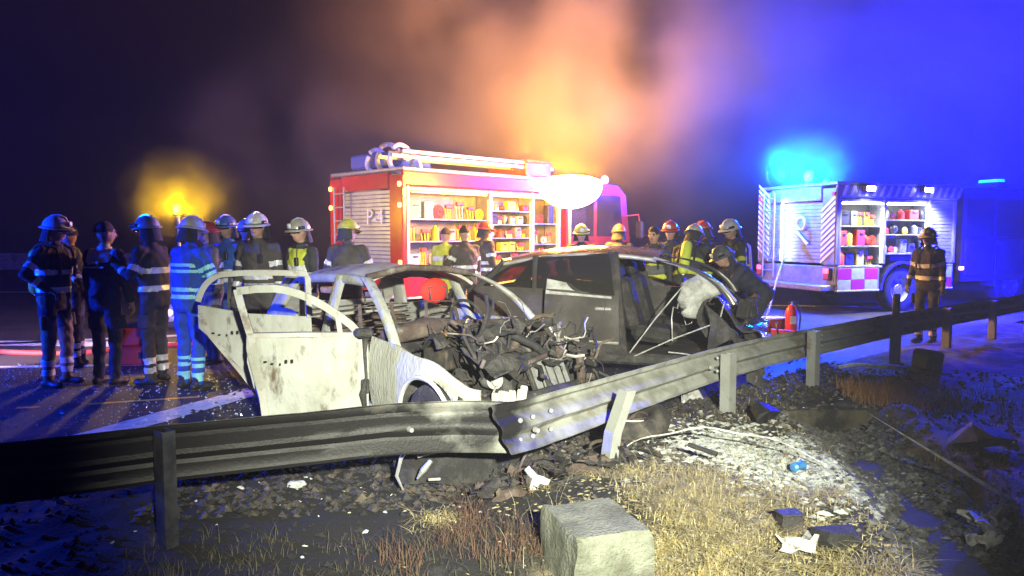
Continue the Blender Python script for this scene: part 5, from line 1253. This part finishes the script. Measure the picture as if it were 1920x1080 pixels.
piece('ash_heap', lump((0, 0, .02), (.07, .05, .025), 61, .9).mesh('ash_heap', m_ash), -1.95 + .55, 4.75, 'small pale ash heap behind the sooted barrier', 'ash')
# extinguisher
ex = thing('fire_extinguisher', 'red fire extinguisher standing on the road behind the barrier', 'extinguisher', (4.55, 12.1, 0))
MB().tube([(0, 0, 0), (0, 0, .03), (0, 0, .42), (0, 0, .49), (0, 0, .52)], [.085, .095, .095, .06, .03], 18).obj('cylinder', mat('extinguisher_red', (.72, .03, .05), .35, 0, (.55, .02, .04), 6), ex, True)
MB().box((.03, 0, .56), (.15, .03, .03), None, .008).obj('lever', m_black, ex); MB().cyl((0, 0, .51), (0, 0, .57), .022, None, 10).obj('valve', m_bare, ex)
MB().tube([(.02, -.03, .54), (.12, -.06, .48), (.125, -.06, .3), (.11, -.06, .12)], .014, 7).obj('hose', m_black, ex, True)
MB().box((0, -.094, .28), (.1, .006, .13), None, .002).obj('paper_tag', m_white, ex)
# rescue tools and boxes
tl = thing('rescue_spreader', 'red hydraulic rescue tool lying behind the barrier beside the extinguisher', 'tool', (4.05, 11.6, 0), R(-20))
MB().cyl((0, 0, .12), (.34, 0, .12), .075, .06, 14).obj('body', m_redtrim, tl, True); MB().torus((.1, 0, .18), (1, 0, .2), .11, .016, 18, 6).obj('handle', m_black, tl, True)
for s in (-1, 1): MB().poly([(.34, .06), (.42, .14), (.66, .02), (.66, -.0), (.4, .02)], .03, 'z', .1 + .02 * s).obj('jaw', m_bare, tl)
rb = thing('red_case', 'red equipment case open on the road behind the standing group', 'case', (-4.85, 9.55, 0), R(10))
MB().box((0, 0, .11), (.55, .36, .22), None, .025).obj('tub', m_redtrim, rb); MB().box((0, .17, .32), (.55, .05, .24), Matrix.Rotation(-.2, 3, 'X'), .02).obj('lid', m_redtrim, rb); MB().box((.16, -.185, .13), (.16, .012, .08), None, .004).obj('latch_plate', m_black, rb)
r2 = thing('red_crate', 'low red crate on the road beyond the rescue tool', 'crate', (4.5, 12.9, 0), R(15))
MB().box((0, 0, .1), (.5, .34, .2), None, .02).obj('tub', m_redtrim, r2); MB().box((0, 0, .215), (.52, .36, .03), None, .01).obj('lid', m_whitecl, r2)
def hose(pts, r, m, label):
    q = []
    for (a, b, c, d) in zip([pts[0]] + pts[:-2], pts[:-1], pts[1:], pts[2:] + [pts[-1]]):
        for k in range(8):
            t = k / 8; q.append(tuple(.5 * (2 * b[i] + (c[i] - a[i]) * t + (2 * a[i] - 5 * b[i] + 4 * c[i] - d[i]) * t * t + (3 * b[i] - a[i] - 3 * c[i] + d[i]) * t ** 3) for i in range(3)))
    q.append(pts[-1]); tag(MB().tube(q, r, 8).obj('fire_hose', m, None, True), label, 'hose')
hose([(-1.2, 13.5, .03), (-3.2, 11.6, .03), (-5, 11.0, .03), (-6.2, 10.2, .03), (-8.5, 10.6, .03), (-11, 10.1, .03)], .035, m_redhose, 'red fire hose snaking over the road behind the standing group')
hose([(5.9, 16.2, 1.15), (5.4, 15.2, .75), (4.8, 14.0, .12), (4.3, 13.2, .03), (3.6, 12.6, .03), (3.3, 11.6, .03)], .022, m_hose, 'thin pale hose hanging from the back of the checkered fire engine')
hose([(3.6, 14.5, .03), (2.2, 14.0, .03), (.6, 14.6, .03), (-.8, 13.4, .03), (-2.2, 14.2, .03)], .035, m_hose, 'canvas fire hose lying before the orange-lit fire engine')

# ---------------------------------------------------------------- uncountable litter
def scatter(name, label, n, place, build, m, seed, zoff=0.):
    r = random.Random(seed); v = []; f = []
    for k in range(n):
        x, y = place(r); z = gz(x, y) + zoff; vs_, fs_ = build(r); b = len(v)
        v += [(p[0] + x, p[1] + y, p[2] + z) for p in vs_]; f += [tuple(i + b for i in q) for q in fs_]
    me = bpy.data.meshes.new(name); me.from_pydata(v, [], f); me.materials.append(m); me.update()
    return tag(link(name, me), label, None, None, 'stuff')
def chip(a, b, flatness=.5):
    def g(r):
        s = r.uniform(a, b); an = r.uniform(0, 6.3); c_, s_ = math.cos(an), math.sin(an)
        sx, sy, sz = s * r.uniform(.6, 1.4), s * r.uniform(.5, 1.), s * flatness * r.uniform(.5, 1.3); tx, ty = r.uniform(-.5, .5), r.uniform(-.5, .5)
        vs_ = []
        for (p, q, w) in ((-1, -.3, 0), (.2, -1, .1), (1, .1, 0), (-.1, 1, .1), (.1, 0, 1), (0, .1, -.8)):
            p += r.uniform(-.25, .25); q += r.uniform(-.25, .25)
            vs_.append(((p * c_ - q * s_) * sx, (p * s_ + q * c_) * sy, w * sz + (p * tx + q * ty) * s * .5 + sz * .4))
        return vs_, [(0, 1, 4), (1, 2, 4), (2, 3, 4), (3, 0, 4), (1, 0, 5), (2, 1, 5), (3, 2, 5), (0, 3, 5)]
    return g
def blob(cx, cy, sx, sy): return lambda r: (r.gauss(cx, sx), r.gauss(cy, sy))
def vbox(x0, x1, y0, y1):
    def g(r):
        while True:
            x, y = r.uniform(x0, x1), r.uniform(y0, y1)
            if y < edge_y(x) - .05: return x, y
    return g
scatter('pale_ash_litter', 'pale ash and melted flakes covering the slope below the barrier', 4200, lambda r: (lambda t, w: (1.2 + t * 1.15 + w * .36, 6.4 - t * 1.75 + w * .34 + r.gauss(0, .14)))(r.random() ** .8, r.gauss(0, .8)), chip(.010, .042, .4), m_ash, 1)
scatter('channel_dirt', 'dark dirt and grey crumbs choking the drainage channel', 5200, lambda r: (lambda y: (trough_x(y) + r.gauss(.0, .22), y))(r.uniform(2.6, 6.7)), chip(.008, .042, .6), mat('channel_dirt', (.06, .058, .055), .95, 0, (.20, .20, .195), 12, (.5, .66)), 21)
scatter('gravel', 'loose stones and dirt clods strewn over the verge', 5200, vbox(-3.2, 6.5, 2.2, 9), chip(.006, .03, .8), mat('gravel_stone', (.13, .115, .09), .9, 0, (.05, .045, .038), 5), 2)
burn(MATS['gravel_stone'], -1.4, 4.4, 2.3, 1.25)
scatter('soot_litter', 'black burnt crumbs strewn under the barrier', 3600, lambda r: (lambda x: (x, edge_y(x) - r.uniform(-.1, 1.1)))(r.uniform(-2.2, 4.0)), chip(.008, .045, .7), m_char, 3)
scatter('bright_litter', 'small bright scraps glinting on the burnt verge', 420, lambda r: (lambda x: (x, edge_y(x) - abs(r.gauss(.1, .7))))(r.uniform(-2.2, 5)), chip(.006, .022, .5), m_wplas, 4)
scatter('glass_crumbs', 'broken glass crumbs glittering on the asphalt', 2600, lambda r: (r.uniform(-7, -1.6), r.uniform(5.2, 9.5)), chip(.004, .011, .9), mat('glass_crumb', (.7, .75, .8), .08, 0, (.5, .55, .6), 9, spec=1.), 5, .002)
scatter('road_debris', 'dark crumbs of burnt debris on the asphalt round the wrecks', 1500, lambda r: (r.uniform(-3, 4.2), r.uniform(6.2, 11)), chip(.008, .035, .6), m_char, 6, .002)
def blades(h0, h1, w, nblade, lean=.5):
    def g(r):
        vs_, fs_ = [], []
        for k in range(nblade):
            h = r.uniform(h0, h1); a = r.uniform(0, 6.3); l = r.uniform(.1, lean) * h; ox, oy = r.gauss(0, .03), r.gauss(0, .03); d = (math.cos(a), math.sin(a)); s = (-d[1] * w, d[0] * w); b = len(vs_)
            for t, ww in ((0, 1), (.45, .9), (.8, .55)):
                q = (ox + d[0] * l * t * t, oy + d[1] * l * t * t, h * t * (1 - .25 * t * lean))
                vs_ += [(q[0] - s[0] * ww, q[1] - s[1] * ww, q[2]), (q[0] + s[0] * ww, q[1] + s[1] * ww, q[2])]
            vs_.append((ox + d[0] * l, oy + d[1] * l, h * (1 - .25 * lean)))
            fs_ += [(b, b + 1, b + 3, b + 2), (b + 2, b + 3, b + 5, b + 4), (b + 4, b + 5, b + 6)]
        return vs_, fs_
    return g
def clumps(fn, n, s, seed):
    rr_ = random.Random(seed); cs = [fn(rr_) for k in range(n)]; wt_ = [rr_.uniform(.3, 1.6) for k in range(n)]
    return lambda r: (lambda c: (r.gauss(c[0], s), r.gauss(c[1], s)))(r.choices(cs, wt_)[0])
def onverge(fn):
    def g(r):
        while True:
            x, y = fn(r)
            if y < edge_y(x) - .25 and abs(x - trough_x(y)) > .36: return x, y
    return g
scatter('dry_grass', 'dry yellow grass growing in a mat on the mound', 640, onverge(clumps(blob(1.12, 4.25, .42, .42), 46, .065, 3)), blades(.02, .12, .0024, 14, 2.5), m_grass, 11, -.01)
scatter('dry_grass', 'dry yellow grass tufts at the foot of the mound', 420, onverge(clumps(blob(1.0, 3.7, .38, .26), 26, .07, 4)), blades(.03, .14, .0024, 12, 2.2), m_grass, 12, -.01)
scatter('dry_stalks', 'dry reddish stalks behind the concrete block', 210, onverge(clumps(blob(-.1, 3.85, .34, .3), 26, .05, 5)), blades(.05, .22, .0016, 6, 1.3), m_grassred, 13, -.01)
scatter('dry_stalks', 'sparse dark weeds growing before the sooted barrier', 300, onverge(lambda r: (r.uniform(-2.1, .2), r.uniform(3.0, 4.0))), blades(.03, .13, .0018, 6, 1.4), mat('dark_weeds', (.07, .06, .035), .9), 14, -.01)
scatter('dry_stalks', 'orange dry grass beyond the drainage channel', 420, onverge(blob(3.9, 7.6, .35, .3)), blades(.06, .18, .003, 8, .9), mat('orange_grass', (.38, .19, .08), .9), 15, -.01)
scatter('dry_grass', 'thin dry grass scattered along the right of the verge', 700, onverge(vbox(1.6, 6.5, 3.2, 8.5)), blades(.04, .12, .002, 6, 1.), m_grass, 16, -.01)

scatter('grass_stems', 'long dry straw stems standing out of the mound grass', 120, onverge(blob(1.15, 4.2, .5, .5)), blades(.12, .28, .0010, 2, 1.6), mat('pale_straw', (.34, .30, .17), .9), 17, -.01)
scatter('straw_litter', 'flat pale straw and leaf litter between the tufts', 2600, onverge(blob(1.2, 4.2, .62, .6)), chip(.006, .022, .25), mat('straw_litter', (.36, .31, .17), .9, 0, (.2, .16, .09), 9), 18)
# ================================================================ smoke and haze
hz = bpy.data.materials.new('haze_air'); n, l = nodes_of(hz)
n.remove(n['Principled BSDF'])
v = n.new('ShaderNodeVolumePrincipled'); v.inputs['Color'].default_value = (.92, .92, .95, 1); v.inputs['Density'].default_value = .0012
l.new(v.outputs[0], n['Material Output'].inputs['Volume'])
tag(MB().box((0, 34, 5.9), (110, 86, 14), None).obj('haze', hz), 'thin smoky night air lit by the emergency lamps', None, None, 'stuff')
def smoke(label, c, r, dens, sd, scale=.45, lo=.30, hi=.75, tint=(.9, .9, .92)):
    m = bpy.data.materials.new('smoke_cloud'); n, l = nodes_of(m); n.remove(n['Principled BSDF'])
    v = n.new('ShaderNodeVolumePrincipled'); v.inputs['Color'].default_value = (*tint, 1)
    tc = n.new('ShaderNodeTexCoord'); t = n.new('ShaderNodeTexNoise'); t.inputs['Scale'].default_value = scale; t.inputs['Detail'].default_value = 3
    off = n.new('ShaderNodeVectorMath'); off.operation = 'ADD'; off.inputs[1].default_value = (sd, sd * 2, sd * 3); l.new(tc.outputs['Object'], off.inputs[0]); l.new(off.outputs[0], t.inputs['Vector'])
    mr = n.new('ShaderNodeMapRange'); mr.inputs[1].default_value = lo; mr.inputs[2].default_value = hi; l.new(t.outputs[0], mr.inputs[0])
    dv = n.new('ShaderNodeVectorMath'); dv.operation = 'DIVIDE'; dv.inputs[1].default_value = r; l.new(tc.outputs['Object'], dv.inputs[0])
    ln = n.new('ShaderNodeVectorMath'); ln.operation = 'LENGTH'; l.new(dv.outputs[0], ln.inputs[0])
    fo_ = n.new('ShaderNodeMapRange'); fo_.interpolation_type = 'SMOOTHSTEP'; fo_.inputs[1].default_value = 1.; fo_.inputs[2].default_value = .25; l.new(ln.outputs['Value'], fo_.inputs[0])
    mu = n.new('ShaderNodeMath'); mu.operation = 'MULTIPLY'; l.new(mr.outputs[0], mu.inputs[0]); l.new(fo_.outputs[0], mu.inputs[1])
    m2 = n.new('ShaderNodeMath'); m2.operation = 'MULTIPLY'; l.new(mu.outputs[0], m2.inputs[0]); m2.inputs[1].default_value = dens; l.new(m2.outputs[0], v.inputs['Density'])
    l.new(v.outputs[0], n['Material Output'].inputs['Volume'])
    mb = MB(); mb.ell((0, 0, 0), r, 20, 12); return tag(mb.obj('smoke', m, None, True, c), label, None, None, 'stuff')
smoke('smoke drifting up over the lighting balloon and the orange-lit fire engine', (1.0, 16.6, 6.4), (6.6, 4.6, 6.5), .13, 1., .5, .36, .68, (.95, .72, .42))  # warm tint put into the smoke to hold back the blue light
smoke('smoke drifting over the checkered fire engine tinted with the blue of its beacon', (9.8, 18.5, 6.6), (7.8, 5., 6.6), .12, 4., .45, .30, .75, (.45, .52, .95))  # blue tint puts beacon light into the smoke's own colour
smoke('yellow-tinted smoke added round the amber beacon for its halo', (-5.95, 13.6, 2.3), (1.25, 1.1, 1.1), .15, 7., 2.4, .38, .68, (.95, .85, .4))  # added to give the lamp its halo, yellow put into the smoke
smoke('smoke added for a cyan halo round the rear beacon of the checkered fire engine', to_world(T2, (.15, -.3, 3.1)), (1.3, 1.1, 1.0), .30, 3., 1.4)  # added so that the beacon gets a glow around it
smoke('grey smoke hanging between the white wreck and the fire engine', (-2.6, 11.2, 2.6), (3.6, 2., 2.4), .05, 9., .9, .38, .68, (.95, .85, .75))
